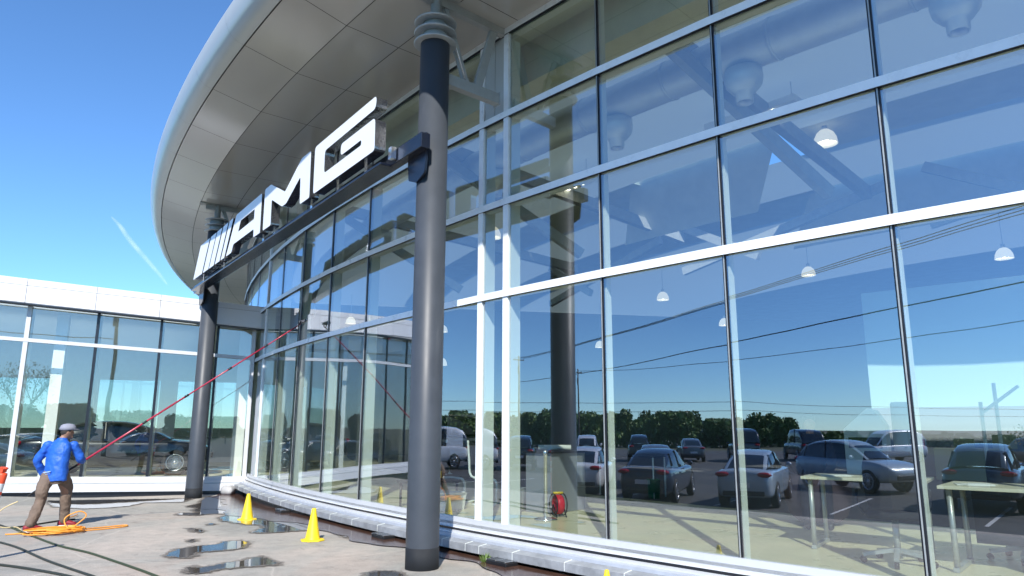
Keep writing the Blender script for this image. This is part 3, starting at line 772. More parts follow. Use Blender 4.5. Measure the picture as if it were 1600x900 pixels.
# ------------------------------------------------------------------ cars
PROF = {
 'sedan': dict(L=4.75, W=1.84, hub=[-1.40, 1.45], r=.335,
   st=[(-2.37, .42, .72, .60, .86), (-2.30, .30, .92, .82, .97), (-2.0, .24, .98, .90, 1.02), (-1.4, .22, .96, .92, 1.0), (-.5, .20, .93, .92, .93), (.6, .20, .92, .92, .92), (1.2, .21, .92, .92, .95), (1.75, .23, .90, .90, .88), (2.15, .27, .82, .82, .77), (2.37, .36, .62, .62, .62)],
   cab=[(-1.95, .985, .70, .70, 1.0), (-1.25, .97, .77, .60, 1.36), (-.55, .95, .80, .62, 1.435), (.15, .93, .80, .62, 1.42), (.55, .93, .79, .60, 1.33), (1.25, .93, .72, .66, .95)]),
 'suv': dict(L=4.75, W=1.92, hub=[-1.45, 1.42], r=.38,
   st=[(-2.37, .50, .80, .66, .98), (-2.28, .38, 1.02, .88, 1.08), (-1.9, .30, 1.06, .95, 1.1), (-1.4, .28, 1.05, .96, 1.08), (-.4, .27, 1.04, .95, 1.04), (.6, .27, 1.04, .95, 1.04), (1.2, .28, 1.04, .95, 1.08), (1.8, .32, 1.0, .92, 1.0), (2.2, .36, .90, .84, .88), (2.37, .45, .72, .66, .70)],
   cab=[(-2.2, 1.05, .74, .66, 1.12), (-1.85, 1.05, .80, .62, 1.52), (-.9, 1.04, .83, .66, 1.66), (.1, 1.03, .83, .66, 1.65), (.55, 1.03, .82, .64, 1.54), (1.25, 1.04, .74, .68, 1.08)]),
 'van': dict(L=5.4, W=2.0, hub=[-1.75, 1.75], r=.38,
   st=[(-2.70, .50, .9, .92, 1.1), (-2.66, .40, 1.1, .98, 1.2), (-2.0, .34, 1.15, 1.0, 1.2), (-.4, .32, 1.15, 1.0, 1.15), (.8, .32, 1.12, 1.0, 1.12), (1.5, .33, 1.1, .99, 1.12), (2.1, .36, 1.05, .95, 1.04), (2.5, .42, .95, .86, .94), (2.70, .5, .75, .72, .75)],
   cab=[(-2.66, 1.12, .93, .90, 1.2), (-2.6, 1.12, .94, .86, 1.95), (-1.2, 1.12, .94, .86, 2.05), (.4, 1.1, .92, .82, 2.02), (.9, 1.1, .90, .78, 1.92), (1.75, 1.08, .80, .74, 1.12)]),
}
def wheel_mesh(parent, x, y, r, side, spokes):
    w = MB(); ax = (Vector((1, 0, 0)), Vector((0, 0, 1)), Vector((0, -side, 0)))
    c = (x, y, r)
    w.lathe([(r * .66, .11), (r * .95, .11), (r, .07), (r, -.07), (r * .95, -.11), (r * .66, -.11)], c, 28, ax=ax)
    wo = w.build('wheel', M['tyre'], parent)
    w = MB()
    w.lathe([(r * .68, -.09), (r * .68, -.112), (r * .61, -.112), (r * .60, -.05), (0, -.04)], c, 28, ax=ax)
    n = spokes
    for k in range(n):
        a = 2 * math.pi * k / n; d = Vector((math.cos(a), 0, math.sin(a)))
        p = Vector(c) + Vector((0, side * .095, 0))
        w.beam(p + d * r * .16, p + d * r * .64, .022 if n < 12 else .012, .02 * 8 / n + .02, up=(0, side, 0))
    w.lathe([(0, -.11), (r * .17, -.105), (r * .19, -.06)], c, 16, ax=ax)
    w.build('rim', M['rim'], wo)
def make_car(kind, pm, label, loc, heading, group=None, spokes=10, name='parked_car', cat='car'):
    d = PROF[kind]
    t = thing(name, label, cat, loc, heading, group)
    W2 = d['W'] / 2
    def rings(st):
        out = []
        for x, zlow, zbelt, hw, ztop in st:
            hw = hw * W2 / .92 if kind != 'van' else hw * W2
            half = [(0, zlow), (hw * .80, zlow), (hw * .95, zlow + .06), (hw * .995, zlow + .22), (hw, (zlow + zbelt) / 2 + .05), (hw * .975, zbelt - .06), (hw * .90, zbelt - .005), (hw * .55, max(ztop, zbelt) - .002), (0, max(ztop, zbelt) + .012)]
            out.append([(x, y, z) for y, z in half] + [(x, -y, z) for y, z in half[-2:0:-1]])
        return out
    mb = MB(); mb.ring(rings(d['st'])); o = mb.build('body', pm, t)
    s = o.modifiers.new('Sub', 'SUBSURF'); s.levels = 2; s.render_levels = 2
    # greenhouse: roof painted, sides glazed
    cab = d['cab']; mb = MB(); rr = []
    for x, zb0, hb, hr, zr in cab:
        half = [(hb, zb0 - .05), (hb * .985, zb0 + .02), (hb + (hr - hb) * .5, (zb0 + zr) / 2 + .01), (hr + .02, zr - .05), (hr * .9, zr - .008), (hr * .45, zr + .012), (0, zr + .018)]
        rr.append([(x, y, z) for y, z in half] + [(x, -y, z) for y, z in half[-2::-1]])
    n = len(rr[0])
    vs = [p for r in rr for p in r]
    roof_i = set(range(1, len(cab) - 2)) if kind != 'van' else set(range(1, len(cab) - 2))
    for i in range(len(rr) - 1):
        for k in range(n - 1):
            top = 3 <= k < n - 4
            mi = 0 if (top and i in roof_i) else (0 if (k in (3, n - 5)) else 1)
            if kind == 'van' and i == 1: mi = 0
            mb.add([vs[i * n + k], vs[i * n + k + 1], vs[(i + 1) * n + k + 1], vs[(i + 1) * n + k]], [(0, 1, 2, 3)], mi, True)
    o = mb.build('cabin', [pm, M['carglass']], t)
    o.modifiers.new('Sub', 'SUBSURF').levels = 1; o.modifiers['Sub'].render_levels = 1
    # pillars on the side glass
    for s in (1, -1):
        for i, wdt in ((2, .07), (1, .09)):
            x, zb0, hb, hr, zr = cab[i]
            if kind == 'van' and i == 1: continue
            p = MB(); p.beam((x + (.25 if i == 2 else 0), s * (hb * .975), zb0 + .01), (x + (.22 if i == 2 else .1), s * (hr + .005), zr - .05), .02, wdt, up=(0, 1, 0)); p.build('pillar', pm if i == 1 else M['trim'], t)
        m_ = MB(); x = cab[-1][0] - .45; m_.ball((x, s * (W2 + .06), cab[-1][1] + .07), .1, n=10, m=6, sc_=(.6, 1, .7)); m_.build('mirror', pm, t)
        # door seams and handles
        hd = MB()
        for hx in (-.35, .75): hd.box((hx - .25, s * (W2 - .005), cab[2][1] - .16), (.2, .03, .03))
        hd.build('door_handle', M['trim'] if kind == 'van' else pm, t)
        f = d['st'][-3]; b_ = d['st'][1]
        h_ = MB(); h_.ball((f[0] + .02, s * W2 * .74, f[2] - .10), .2, n=10, m=6, sc_=(.9, .7, .35)); h_.build('headlight', M['head'], t)
        tl = MB(); tl.ball((b_[0] + .03, s * W2 * .72, b_[2] - .06), .22, n=12, m=6, sc_=(.55, 1.05, .32)); tl.build('tail_light', M['tail'], t)
        for hx in d['hub']:
            ar = MB(); ar.lathe([(0, .0), (d['r'] * 1.14, .0), (d['r'] * 1.14, -.02)], (hx, s * (W2 - .03), d['r'] + .01), 28, ax=(Vector((1, 0, 0)), Vector((0, 0, 1)), Vector((0, -s, 0)))); ar.build('wheel_arch', M['trim'], t)
            wheel_mesh(t, hx, s * (W2 - .085), d['r'], s, spokes)
    xr = d['st'][0][0]; xf = d['st'][-1][0]
    p = MB(); p.box((xr - .0, 0, d['st'][0][2] - .12), (.04, .52, .12)); p.build('number_plate', M['plate'], t)
    p = MB(); p.box((xr + .08, 0, .40), (.16, d['W'] * .72, .12)); p.build('bumper', M['trim'], t, bevel=.03)
    p = MB(); p.box((xf - .04, 0, .52), (.1, d['W'] * .55, .16)); p.build('grille', M['trim'], t, bevel=.03)
    return t
def gz(x, y): return (x, y, g(x, y))
def hd(dx, dy): return math.atan2(dy, dx)
def car_at(kind, p, rear, d, label, heading_from_rear=True, **k):
    """rear = ground point under the tail, d = heading vector"""
    v = Vector(d).normalized(); L = PROF[kind]['L']
    c = Vector(rear) + v * (L / 2)
    return make_car(kind, p, label, gz(c.x, c.y), hd(v.x, v.y), **k)
GP = 'cars parked on the lot facing away from the showroom'
car_at('sedan', M['p_white'], (-12.5, 8.3), (-.95, -.2), 'white sedan mirrored in the pane beside the steel barrier post, parked facing away', group=GP)
car_at('sedan', M['p_navy'], (-10.55, 6.2), (-.91, -.41), 'dark navy sedan mirrored between the white sedan and the silver one', group=GP)
car_at('sedan', M['p_silver'], (-9.3, 3.3), (-.86, -.50), 'pale silver blue sedan with dark rear window, mirrored in the middle pane', group=GP)
make_car('suv', M['p_teal'], 'grey blue crossover seen from its side behind the office desk', gz(-14.8, -3.2), hd(.93, -.36), GP)
car_at('suv', M['p_blue'], (-7.65, -2.9), (-.71, -.70), 'dark blue crossover seen from behind, mirrored in the pane at the photo edge', group=GP)
make_car('van', M['p_white'], 'white work van mirrored beside the near column', gz(-26.2, 16.0), hd(.22, .97), name='parked_van', cat='van')
car_at('suv', M['p_black'], (-25.4, 11.7), (-.98, .02), 'black sport utility car with red tail lamp parked next to the white van')
car_at('suv', M['p_grey'], (-24.5, 8.9), (-.98, .04), 'dark grey sport utility car parked between black car and white hatchback')
car_at('suv', M['p_white'], (-30.5, 7.2), (-.95, -.05), 'white hatchback behind the white sedan, mirrored beside the reflected column')
for k, (x, y, kd, pm, lb) in enumerate([(-38, 2.5, 'suv', 'p_black', 'black sport utility car first in the far parking row, past the white hatchback'), (-38.5, -2.0, 'sedan', 'p_grey', 'dark grey sedan in the far parking row beneath the tree line'),
        (-38.5, -6.4, 'van', 'p_navy', 'tall dark blue van in the far parking row'), (-38, -11.5, 'van', 'p_black', 'black van in the far parking row beside the white bus'),
        (-36.5, -18, 'van', 'p_white', 'white minibus in the far parking row behind the dark person'), (-30, -24, 'suv', 'p_black', 'black crossover parked far back under the single round tree'),
        (-18, 24.5 - 20, 'sedan', 'p_grey', 'grey sedan parked alone in the middle of the lot')]):
    make_car(kd, M[pm], lb, gz(x, y), hd(-1, -.1) if k != 4 else hd(.2, 1), name='parked_van' if kd == 'van' else 'parked_car', cat='van' if kd == 'van' else 'car', group='vehicles in the far parking row')
# behind the camera, mirrored in the wing
make_car('suv', M['p_white'], 'white sport utility car mirrored in the wing glass above the black sedan', gz(-5.5, -16), hd(1, .1), group='cars on the lot behind the camera')
make_car('sedan', M['p_black'], 'black sedan mirrored in the wing glass behind the window cleaner', gz(-10.5, -9), hd(1, .05), group='cars on the lot behind the camera')
make_car('sedan', M['p_silver'], 'silver sedan mirrored at the left end of the wing glass', gz(-13, -17), hd(1, .1), group='cars on the lot behind the camera')
make_car('suv', M['p_grey'], 'grey sport utility car mirrored in the wing glass near the far column', gz(1.5, -17), hd(1, .1), group='cars on the lot behind the camera')
# the black sedan on show inside the wing
q = WL + ew * 2.75 - nw * 2.0
make_car('sedan', M['p_black'], 'glossy black sedan with many-spoke wheels on show inside the glass wing', (q.x, q.y, .33), math.atan2(ew.y, ew.x), spokes=30)
q = pol(45.5, 210.5)
make_car('suv', M['p_black'], 'black sport utility car on show inside the drum, behind the pale fins', (q.x, q.y, .345), R_(210.5 + 70))

# ------------------------------------------------------------------ street furniture outside
def cone(loc, label):
    t = thing('traffic_cone', label, 'cone', gz(*loc), 0, 'small yellow cones')
    mb = MB(); mb.lathe([(.112, .02), (.10, .05), (.032, .43), (.026, .45), (.012, .452), (.012, .43)], n=28); mb.build('body', M['cone'], t)
    mb = MB(); mb.lathe([(0, 0), (.165, 0), (.175, .008), (.17, .022), (.112, .026), (.108, .02)], n=8, smooth=False); mb.build('base', M['cone'], t)
    return t
cone((-4.68, 13.14), 'yellow cone standing in the big puddle near the corner of the wing')
cone((-2.87, 10.77), 'yellow cone standing at the edge of the wet paving near the dark column')
c3 = cone((.885, 6.97), 'small yellow cone of which only the tip shows beside the sill'); c3.scale = (.7, .7, .7)
t = thing('delineator_post', 'tilted orange red delineator post with white bands at the edge of the forecourt', 'post', gz(-6.47, 9.05))
rot = Matrix.Rotation(R_(10.5), 4, 'Y') 
mb = MB(); mb.lathe([(.055, .05), (.055, .70)], n=20); mb.lathe([(.055, .80), (.055, .84)], n=20); mb.lathe([(.055, .94), (.055, 1.04), (.05, 1.06), (.02, 1.065), (.02, 1.09), (0, 1.09)], n=20)
o = mb.build('tube', M['orange'], t); o.matrix_local = rot
mb = MB(); mb.lathe([(.0555, .70), (.0555, .80)], n=20); mb.lathe([(.0555, .84), (.0555, .94)], n=20); o = mb.build('reflective_band', M['refl'], t); o.matrix_local = rot
mb = MB()
for k in range(14):
    a0 = 2 * math.pi * k / 14
    mb.tube([(.035 * math.cos(a0), .035 * math.sin(a0) , 1.12 + .0), (.035 * math.cos(a0 + .45), .035 * math.sin(a0 + .45), 1.12)], .012, 6)
mb.box((0, 0, 1.095), (.03, .08, .05)); o = mb.build('handle', M['orange'], t); o.matrix_local = rot
mb = MB(); mb.lathe([(0, .0), (.20, .0), (.20, .03), (.07, .06), (.06, .10)], n=8, smooth=False); o = mb.build('base', M['rubber'], t)

def smooth_path(pts, n=8):
    P = [Vector(p) for p in pts]; out = []
    for i in range(len(P) - 1):
        p0, p1, p2, p3 = P[max(i - 1, 0)], P[i], P[i + 1], P[min(i + 2, len(P) - 1)]
        for k in range(n):
            t = k / n
            out.append(.5 * ((2 * p1) + (p2 - p0) * t + (2 * p0 - 5 * p1 + 4 * p2 - p3) * t * t + (3 * p1 - p0 - 3 * p2 + p3) * t ** 3))
    out.append(P[-1]); return out
def hose(name, pts, r, m, label, cat='hose', wob=.02):
    P = [Vector((p[0], p[1], (p[2] if len(p) > 2 else g(p[0], p[1]) + r))) for p in pts]
    P = smooth_path(P)
    mb = MB(); mb.tube(P, r, 8, 0); return tag(mb.build(name, m), label, cat)
hose('water_hose', [(-8.04,11.96),(-7.30,11.25),(-6.20,10.22),(-5.46,9.66),(-4.81,9.08),(-4.33,8.64),(-3.93,8.26),(-3.38,7.71)], .014, M['hosegreen'], 'mossy green hose running from the cleaner towards the front of the forecourt')
hose('water_hose', [(-7.33,10.56),(-7.16,10.46),(-6.60,10.01),(-5.60,9.07),(-4.63,8.25),(-4.24,7.93)], .014, M['hosedark'], 'dark hose lying second from the bottom corner of the forecourt')
hose('water_hose', [(-6.12,8.87),(-5.98,8.80),(-5.59,8.62),(-4.99,8.29),(-4.52,7.98)], .015, M['hosedark'], 'dark hose lying closest to the bottom corner of the forecourt')
hose('water_hose', [(-8.9,12.6),(-8.58,12.31),(-8.41,12.24),(-8.02,11.96),(-7.88,12.47),(-7.82,12.87),(-7.7,13.1)], .013, M['hosedark'], 'short dark hose passing behind the shoes of the cleaner')
PE = Vector((-7.97, 11.94, .42))
hose('supply_hose', [PE, (-8.12, 11.86, .33), (-8.22, 11.80, .2), (-8.22, 11.8, .07), (-8.12, 11.9, .02), (-7.95, 11.95, .02), (-7.6, 11.55), (-7.55, 11.3)], .009, M['hosepale'], 'thin pale hose hanging from the lower end of the red pole')
# the orange heap
rnd = random.Random(3)
P = [(-7.62, 11.22), (-7.4, 11.31), (-7.2, 11.30)]
for k in range(11):
    cx, cy = -6.98 + rnd.uniform(-.10, .14), 11.40 + rnd.uniform(-.12, .16)
    rx, ry = rnd.uniform(.16, .36), rnd.uniform(.10, .26); an = rnd.uniform(.3, .9)
    for j in range(7):
        a = 2 * math.pi * j / 7 + k * .7
        x, y = rx * math.cos(a), ry * math.sin(a)
        P.append((cx + x * math.cos(an) - y * math.sin(an), cy + x * math.sin(an) + y * math.cos(an), .012 + .007 * k + rnd.uniform(0, .01)))
P += [(-6.85, 11.6, .05), (-6.72, 11.72, .22), (-6.80, 11.66, .30), (-6.95, 11.55, .20), (-6.8, 11.5, .04), (-6.55, 11.75, .014), (-6.30, 12.10, .014), (-6.38, 12.28, .014), (-6.62, 12.0, .014), (-6.85, 11.65, .03), (-7.3, 12.2, .014), (-7.82, 12.87, .014), (-7.95, 13.5, .014), (-8.05, 13.75, .014)]
hose('orange_hose', [(p[0], p[1], p[2] if len(p) > 2 else .012) for p in P], .0095, M['hoseorange'], 'tangled heap of orange hose at the feet of the window cleaner')
def uplight(x, y, label):
    rad = (Vector((x, y)) - C).normalized()
    t = thing('floor_uplight', label, 'light fitting', (x, y, g(x, y) + .035), math.atan2(rad.y, rad.x), 'black uplights along the sill')
    mb = MB(); mb.box((0, 0, 0), (.20, .36, .05)); mb.build('housing', M['black'], t, bevel=.01)
    mb = MB(); mb.box((0, 0, .028), (.16, .30, .006)); mb.build('lens', M['carglass'], t)
    mb = MB(); mb.box((0, .0, .034), (.2, .012, .010)); mb.box((0, .17, .031), (.20, .02, .010)); mb.box((0, -.17, .031), (.20, .02, .010)); mb.build('bar', M['chrome'], t)
for p, lb in ((VP[IM9 - 3] * .55 + VP[IM9 - 2] * .45, 'black uplight beside the sill behind the two yellow cones'), (VP[IM4 + 1], 'black uplight beside the sill just left of the near column'), (VP[IM3] * .75 + VP[IM3 - 1] * .25, 'black uplight beside the sill right of the near column, grass growing next to it')):
    rad = (p - C).normalized(); q = p + rad * .44; uplight(q.x, q.y, lb)
def stone(name, x, y, s, m, label, cat, z=0):
    mb = MB(); mb.ball((0, 0, 0), 1, n=14, m=10); o = mb.build(name, m)
    rr = random.Random(int(x * 100))
    for v in o.data.vertices:
        k = 1 + .18 * math.sin(3 * v.co.x + x) * math.cos(4 * v.co.y) + .08 * rr.random()
        v.co = Vector((v.co.x * s[0] * k, v.co.y * s[1] * k, v.co.z * s[2] * k))
    o.location = (x, y, g(x, y) + s[2] * .8 + z); o.rotation_euler = (0, 0, x); return tag(o, label, cat)
stone('pebble', .59, 8.57, (.055, .045, .022), M['refl'], 'flat white pebble on damp paving near the sill', 'stone')
stone('sandbag', -7.32, 19.05, (.26, .16, .13), mat('sandbag_grey', (.42, .42, .42), .85, bump=.4, bscale=20, var=.15), 'crumpled grey sandbag in the corner where wing meets drum', 'sandbag')
# weeds beside the uplight
mb = MB(); rw = random.Random(5); q = VP[IM3] * .9 + VP[IM3 - 1] * .1; rad = (q - C).normalized(); q = q + rad * .5
for k in range(26):
    a = rw.uniform(0, 6.28); h = rw.uniform(.05, .13); d = Vector((math.cos(a), math.sin(a), 0)); b0 = Vector((q.x, q.y, g(q.x, q.y))) + d * rw.uniform(0, .03)
    s = Vector((-d.y, d.x, 0)) * .006
    mb.add([b0 - s, b0 + s, b0 + d * .03 + Vector((0, 0, h * .7)) + s, b0 + d * .06 + Vector((0, 0, h))], [(0, 1, 2, 3)])
tag(mb.build('weed_tuft', M['leaf2']), 'small green weed growing beside the sill next to uplight', 'weed')

# ------------------------------------------------------------------ the window cleaner
def limb(mb, pts, rads, n=12):
    P = smooth_path([Vector(p) for p in pts], 4); k = len(P) - 1; m_ = len(rads) - 1
    rr = []
    for i in range(len(P)):
        t = i / k * m_; j = min(int(t), m_ - 1); rr.append(rads[j] + (rads[j + 1] - rads[j]) * (t - j))
    mb.tube(P, rr, n); mb.ball(P[0], rr[0], n=n, m=8); mb.ball(P[-1], rr[-1], n=n, m=8)
def ellipse_loft(mb, secs, rz, n=20):
    """secs: (x, y, z, half width, half depth)"""
    c, s = math.cos(rz), math.sin(rz); rings = []
    for x, y, z, a, b in secs:
        rings.append([(x + a * math.cos(t) * c - b * math.sin(t) * s, y + a * math.cos(t) * s + b * math.sin(t) * c, z) for t in [2 * math.pi * k / n for k in range(n)]])
    mb.ring(rings)
def fuse(o, vox, sm=4):
    r = o.modifiers.new('Remesh', 'REMESH'); r.mode = 'VOXEL'; r.voxel_size = vox; r.use_smooth_shade = True
    s = o.modifiers.new('Smooth', 'SMOOTH'); s.iterations = sm; s.factor = .5; return o
PW = thing('person', 'person in a blue jacket and grey cap holding a long red pole', 'person', (-7.40, 11.9, 0))
o0 = Vector((-7.40, 11.9, 0))
def L_(x, y, z): return Vector((x, y, z)) - o0
RZ = R_(-22)      # body turned slightly towards the drum
fwd = Vector((math.sin(R_(22)), math.cos(R_(22)), 0)); rgt = Vector((fwd.y, -fwd.x, 0))
hipL, hipR = L_(-7.49, 11.88, .84), L_(-7.32, 11.97, .84)
kneL, kneR = L_(-7.47, 11.72, .46), L_(-7.32, 12.12, .46)
ankL, ankR = L_(-7.48, 11.56, .09), L_(-7.33, 12.18, .09)
shL, shR = L_(-7.585, 11.92, 1.31), L_(-7.25, 12.06, 1.31)
elL, elR = L_(-7.745, 11.95, 1.05), L_(-7.17, 12.16, 1.08)
haL, haR = L_(-7.70, 12.17, .68), L_(-7.30, 12.46, 1.03)
brush = Vector((-4.36, 14.72, 3.76)); hand = haR + o0; pdir = (brush - hand).normalized()
# pole passes through the right hand; put the left hand on it too
pl = hand - pdir * .58; haL = pl - o0
neck, head = L_(-7.41, 12.0, 1.41), L_(-7.375, 12.05, 1.515)
mb = MB()
ellipse_loft(mb, [(-.01, .02, .80, .155, .11), (-.01, .03, .95, .14, .10), (-.02, .06, 1.15, .165, .105), (-.02, .08, 1.30, .165, .10), (-.015, .09, 1.37, .09, .07)], RZ)
limb(mb, [neck - Vector((0, 0, .08)), neck, head - Vector((0, 0, .06))], [.06, .055, .055])
mb.ball(head + Vector((0, 0, .0)), .1, n=16, m=12, sc_=(.78, .95, 1.12))
face = (rgt * .5 + fwd * .86).normalized()
mb.ball(head + face * .085 + Vector((0, 0, -.01)), .018, n=8, m=6, sc_=(1, 1, 1.4))          # nose
mb.ball(head + face * .06 + Vector((0, 0, -.075)), .035, n=8, m=6)                            # chin
side = Vector((face.y, -face.x, 0))
for s in (1, -1): mb.ball(head + side * s * .078 - Vector((0, 0, .005)), .024, n=8, m=6, sc_=(.6, .9, 1.25))
for sh, el, ha in ((shL, elL, haL), (shR, elR, haR)): limb(mb, [sh, el, ha], [.042, .034, .026])
for hp, kn, an in ((hipL, kneL, ankL), (hipR, kneR, ankR)): limb(mb, [hp, kn, an], [.085, .058, .04])
fuse(mb.build('body', M['skin'], PW), .012, 3)
mb = MB()
ellipse_loft(mb, [(-.005, .02, .745, .20, .145), (-.005, .02, .79, .204, .15), (-.01, .03, .95, .20, .145), (-.02, .05, 1.12, .203, .145), (-.02, .07, 1.26, .205, .135), (-.02, .085, 1.345, .165, .105), (-.015, .09, 1.40, .082, .078), (-.012, .095, 1.425, .076, .072)], RZ, 24)
for sh, el, ha in ((shL, elL, haL), (shR, elR, haR)):
    w = el + (ha - el) * .87
    limb(mb, [sh, sh + (el - sh) * .55, el, el + (ha - el) * .5, w], [.070, .070, .066, .058, .046])
jk = fuse(mb.build('jacket', M['jacket'], PW), .011, 2)
tx = bpy.data.textures.new('folds', 'CLOUDS'); tx.noise_scale = .10
dm = jk.modifiers.new('Folds', 'DISPLACE'); dm.texture = tx; dm.strength = .026; dm.mid_level = .5; dm.texture_coords = 'LOCAL'
mb = MB(); bk = -fwd
c = L_(-7.41, 11.92, .88) + bk * .150 + rgt * .0
mb.beam(c - rgt * .08 + Vector((0, 0, -.005)), c + rgt * .08 + Vector((0, 0, .02)), .012, .016); mb.beam(c - rgt * .075 + Vector((0, 0, -.035)), c + rgt * .08 + Vector((0, 0, -.015)), .01, .006)
mb.build('jacket_pocket', M['jacketlight'], PW)
mb = MB()
ellipse_loft(mb, [(-.01, .02, .70, .165, .12), (-.01, .02, .80, .168, .125), (-.01, .025, .88, .155, .115)], RZ)
for hp, kn, an in ((hipL, kneL, ankL), (hipR, kneR, ankR)):
    limb(mb, [hp - Vector((0, 0, .02)), kn + Vector((0, 0, .15)), kn, kn + (an - kn) * .5, an + Vector((0, 0, .03))], [.105, .095, .08, .078, .076])
jk = fuse(mb.build('trousers', M['trouser'], PW), .011, 2)
dm = jk.modifiers.new('Folds', 'DISPLACE'); dm.texture = tx; dm.strength = .03; dm.mid_level = .5; dm.texture_coords = 'LOCAL'
for an, d in ((ankL, (rgt * .35 + fwd).normalized()), (ankR, (rgt * .8 + fwd * .6).normalized())):
    mb = MB(); ang = math.atan2(d.y, d.x)
    b0 = Vector((an.x, an.y, 0))
    secs = [(-.09, .035, .04, .075), (-.05, .042, .045, .10), (.02, .044, .045, .10), (.09, .048, .035, .075), (.15, .046, .028, .055), (.185, .03, .02, .035)]
    rings = []
    sd = Vector((-d.y, d.x, 0))
    for x, hw, zc, hz in secs:
        rings.append([b0 + d * x + sd * (hw * math.cos(t)) + Vector((0, 0, .02 + max(0, hz * (.5 + .5 * math.sin(t))))) for t in [2 * math.pi * k / 12 for k in range(12)]])
    mb.ring(rings); sh_ = mb.build('shoe', M['shoe'], PW)
    mb = MB(); P = [b0 + d * x + sd * y for x, y in ((-.1, .03), (-.1, -.03), (-.05, -.046), (.1, -.052), (.17, -.045), (.195, 0), (.17, .045), (.1, .052), (-.05, .046))]
    mb.extr(P, (0, 0, .028)); mb.build('sole', M['sole'], sh_)
mb = MB(); 
for k in range(7): pass
mb.ball(head + Vector((0, 0, .015)) - face * .012, .099, n=16, m=10, sc_=(.86, 1.0, .95)); fuse(mb.build('hair', M['hair'], PW), .012, 1)
mb = MB()
rings = []
for z, r in ((.035, .118), (.075, .118), (.108, .104), (.132, .074), (.143, .02)):
    rings.append([head + side * (r * .86 * math.cos(t)) + face * (r * 1.02 * math.sin(t)) + Vector((0, 0, z)) for t in [2 * math.pi * k / 18 for k in range(18)]])
mb.ring(rings)
B = []
for k in range(9):
    t = -1 + 2 * k / 8; B.append(head + side * (.078 * t) + face * (.085 + .085 * math.sqrt(max(0, 1 - t * t))) + Vector((0, 0, .052 - .012 * (1 - t * t))))
B += [head + side * .075 + face * .05 + Vector((0, 0, .05)), head - side * .075 + face * .05 + Vector((0, 0, .05))]
mb.extr(B, (0, 0, .008)); mb.build('cap', M['cap'], PW)
for ha, s in ((haL, -1), (haR, 1)):
    mb = MB(); ex = Vector(pdir); up = Vector((0, 0, 1)); ez = (up - ex * up.dot(ex)).normalized(); ey = ez.cross(ex)
    pc = ha + ez * .034
    mb.ball(pc, .042, n=10, m=8, sc_=(1.05, 1.05, .62))
    for k in range(4):
        b0 = pc + ex * (-.033 + .022 * k) + ey * s * -.028
        ln = (.020, .024, .023, .018)[k]
        limb(mb, [b0, b0 + ey * s * -.014 - ez * ln, b0 + ey * s * .008 - ez * (ln * 2.3), b0 + ey * s * .03 - ez * (ln * 2.2)], [.0105, .010, .0095, .0085], 8)
    b0 = pc + ex * .034 + ey * s * .022
    limb(mb, [b0, b0 + ex * .016 - ez * .026 + ey * s * .012, b0 + ex * .02 - ez * .052 + ey * s * -.002], [.012, .011, .009], 8)
    fuse(mb.build('glove', M['glove'], PW), .006, 1)
# pole
PL = thing('cleaning_pole', 'long red water fed window cleaning pole with a brush resting on the glass', 'pole', tuple(hand))
b_l = brush - hand
mb = MB(); mb.tube([-pdir * .10, b_l * .42], .0165, 10); mb.tube([b_l * .42, b_l * .80], .0135, 10); mb.tube([b_l * .80, b_l * .985], .0115, 10); mb.build('pole_tube', M['polered'], PL)
for f in (.24, .42, .62, .80):
    mb = MB(); mb.tube([b_l * f - pdir * .04, b_l * f + pdir * .04], .021, 10); mb.build('clamp', M['black'], PL)
mb = MB(); mb.tube([-pdir * .9, -pdir * .10], .017, 10); mb.build('grip', M['rubber'], PL)
nrm = outn(VP[IM9 - 3], VP[IM9 - 2]); tg = Vector((nrm.y, -nrm.x, 0))
if tg.x < 0: tg = -tg
nb = Vector((nrm.x, nrm.y, 0))
bc = b_l + nb * .04
mb = MB(); mb.beam(bc - tg * .02 + nb * .03, bc + tg * .36 + nb * .03 - Vector((0, 0, .01)), .035, .05); mb.tube([b_l * .97, bc + tg * .12 + nb * .05], .012, 8); mb.build('brush_head', M['navy'], PL, bevel=.006)
mb = MB(); rb = random.Random(2)
for k in range(60):
    s = bc + tg * (-.01 + .36 * k / 60) + nb * .02
    mb.tube([s, s - nb * .045 + Vector((0, 0, rb.uniform(-.03, .03)))], .006, 4)
mb.build('bristles', M['paper'], PL)

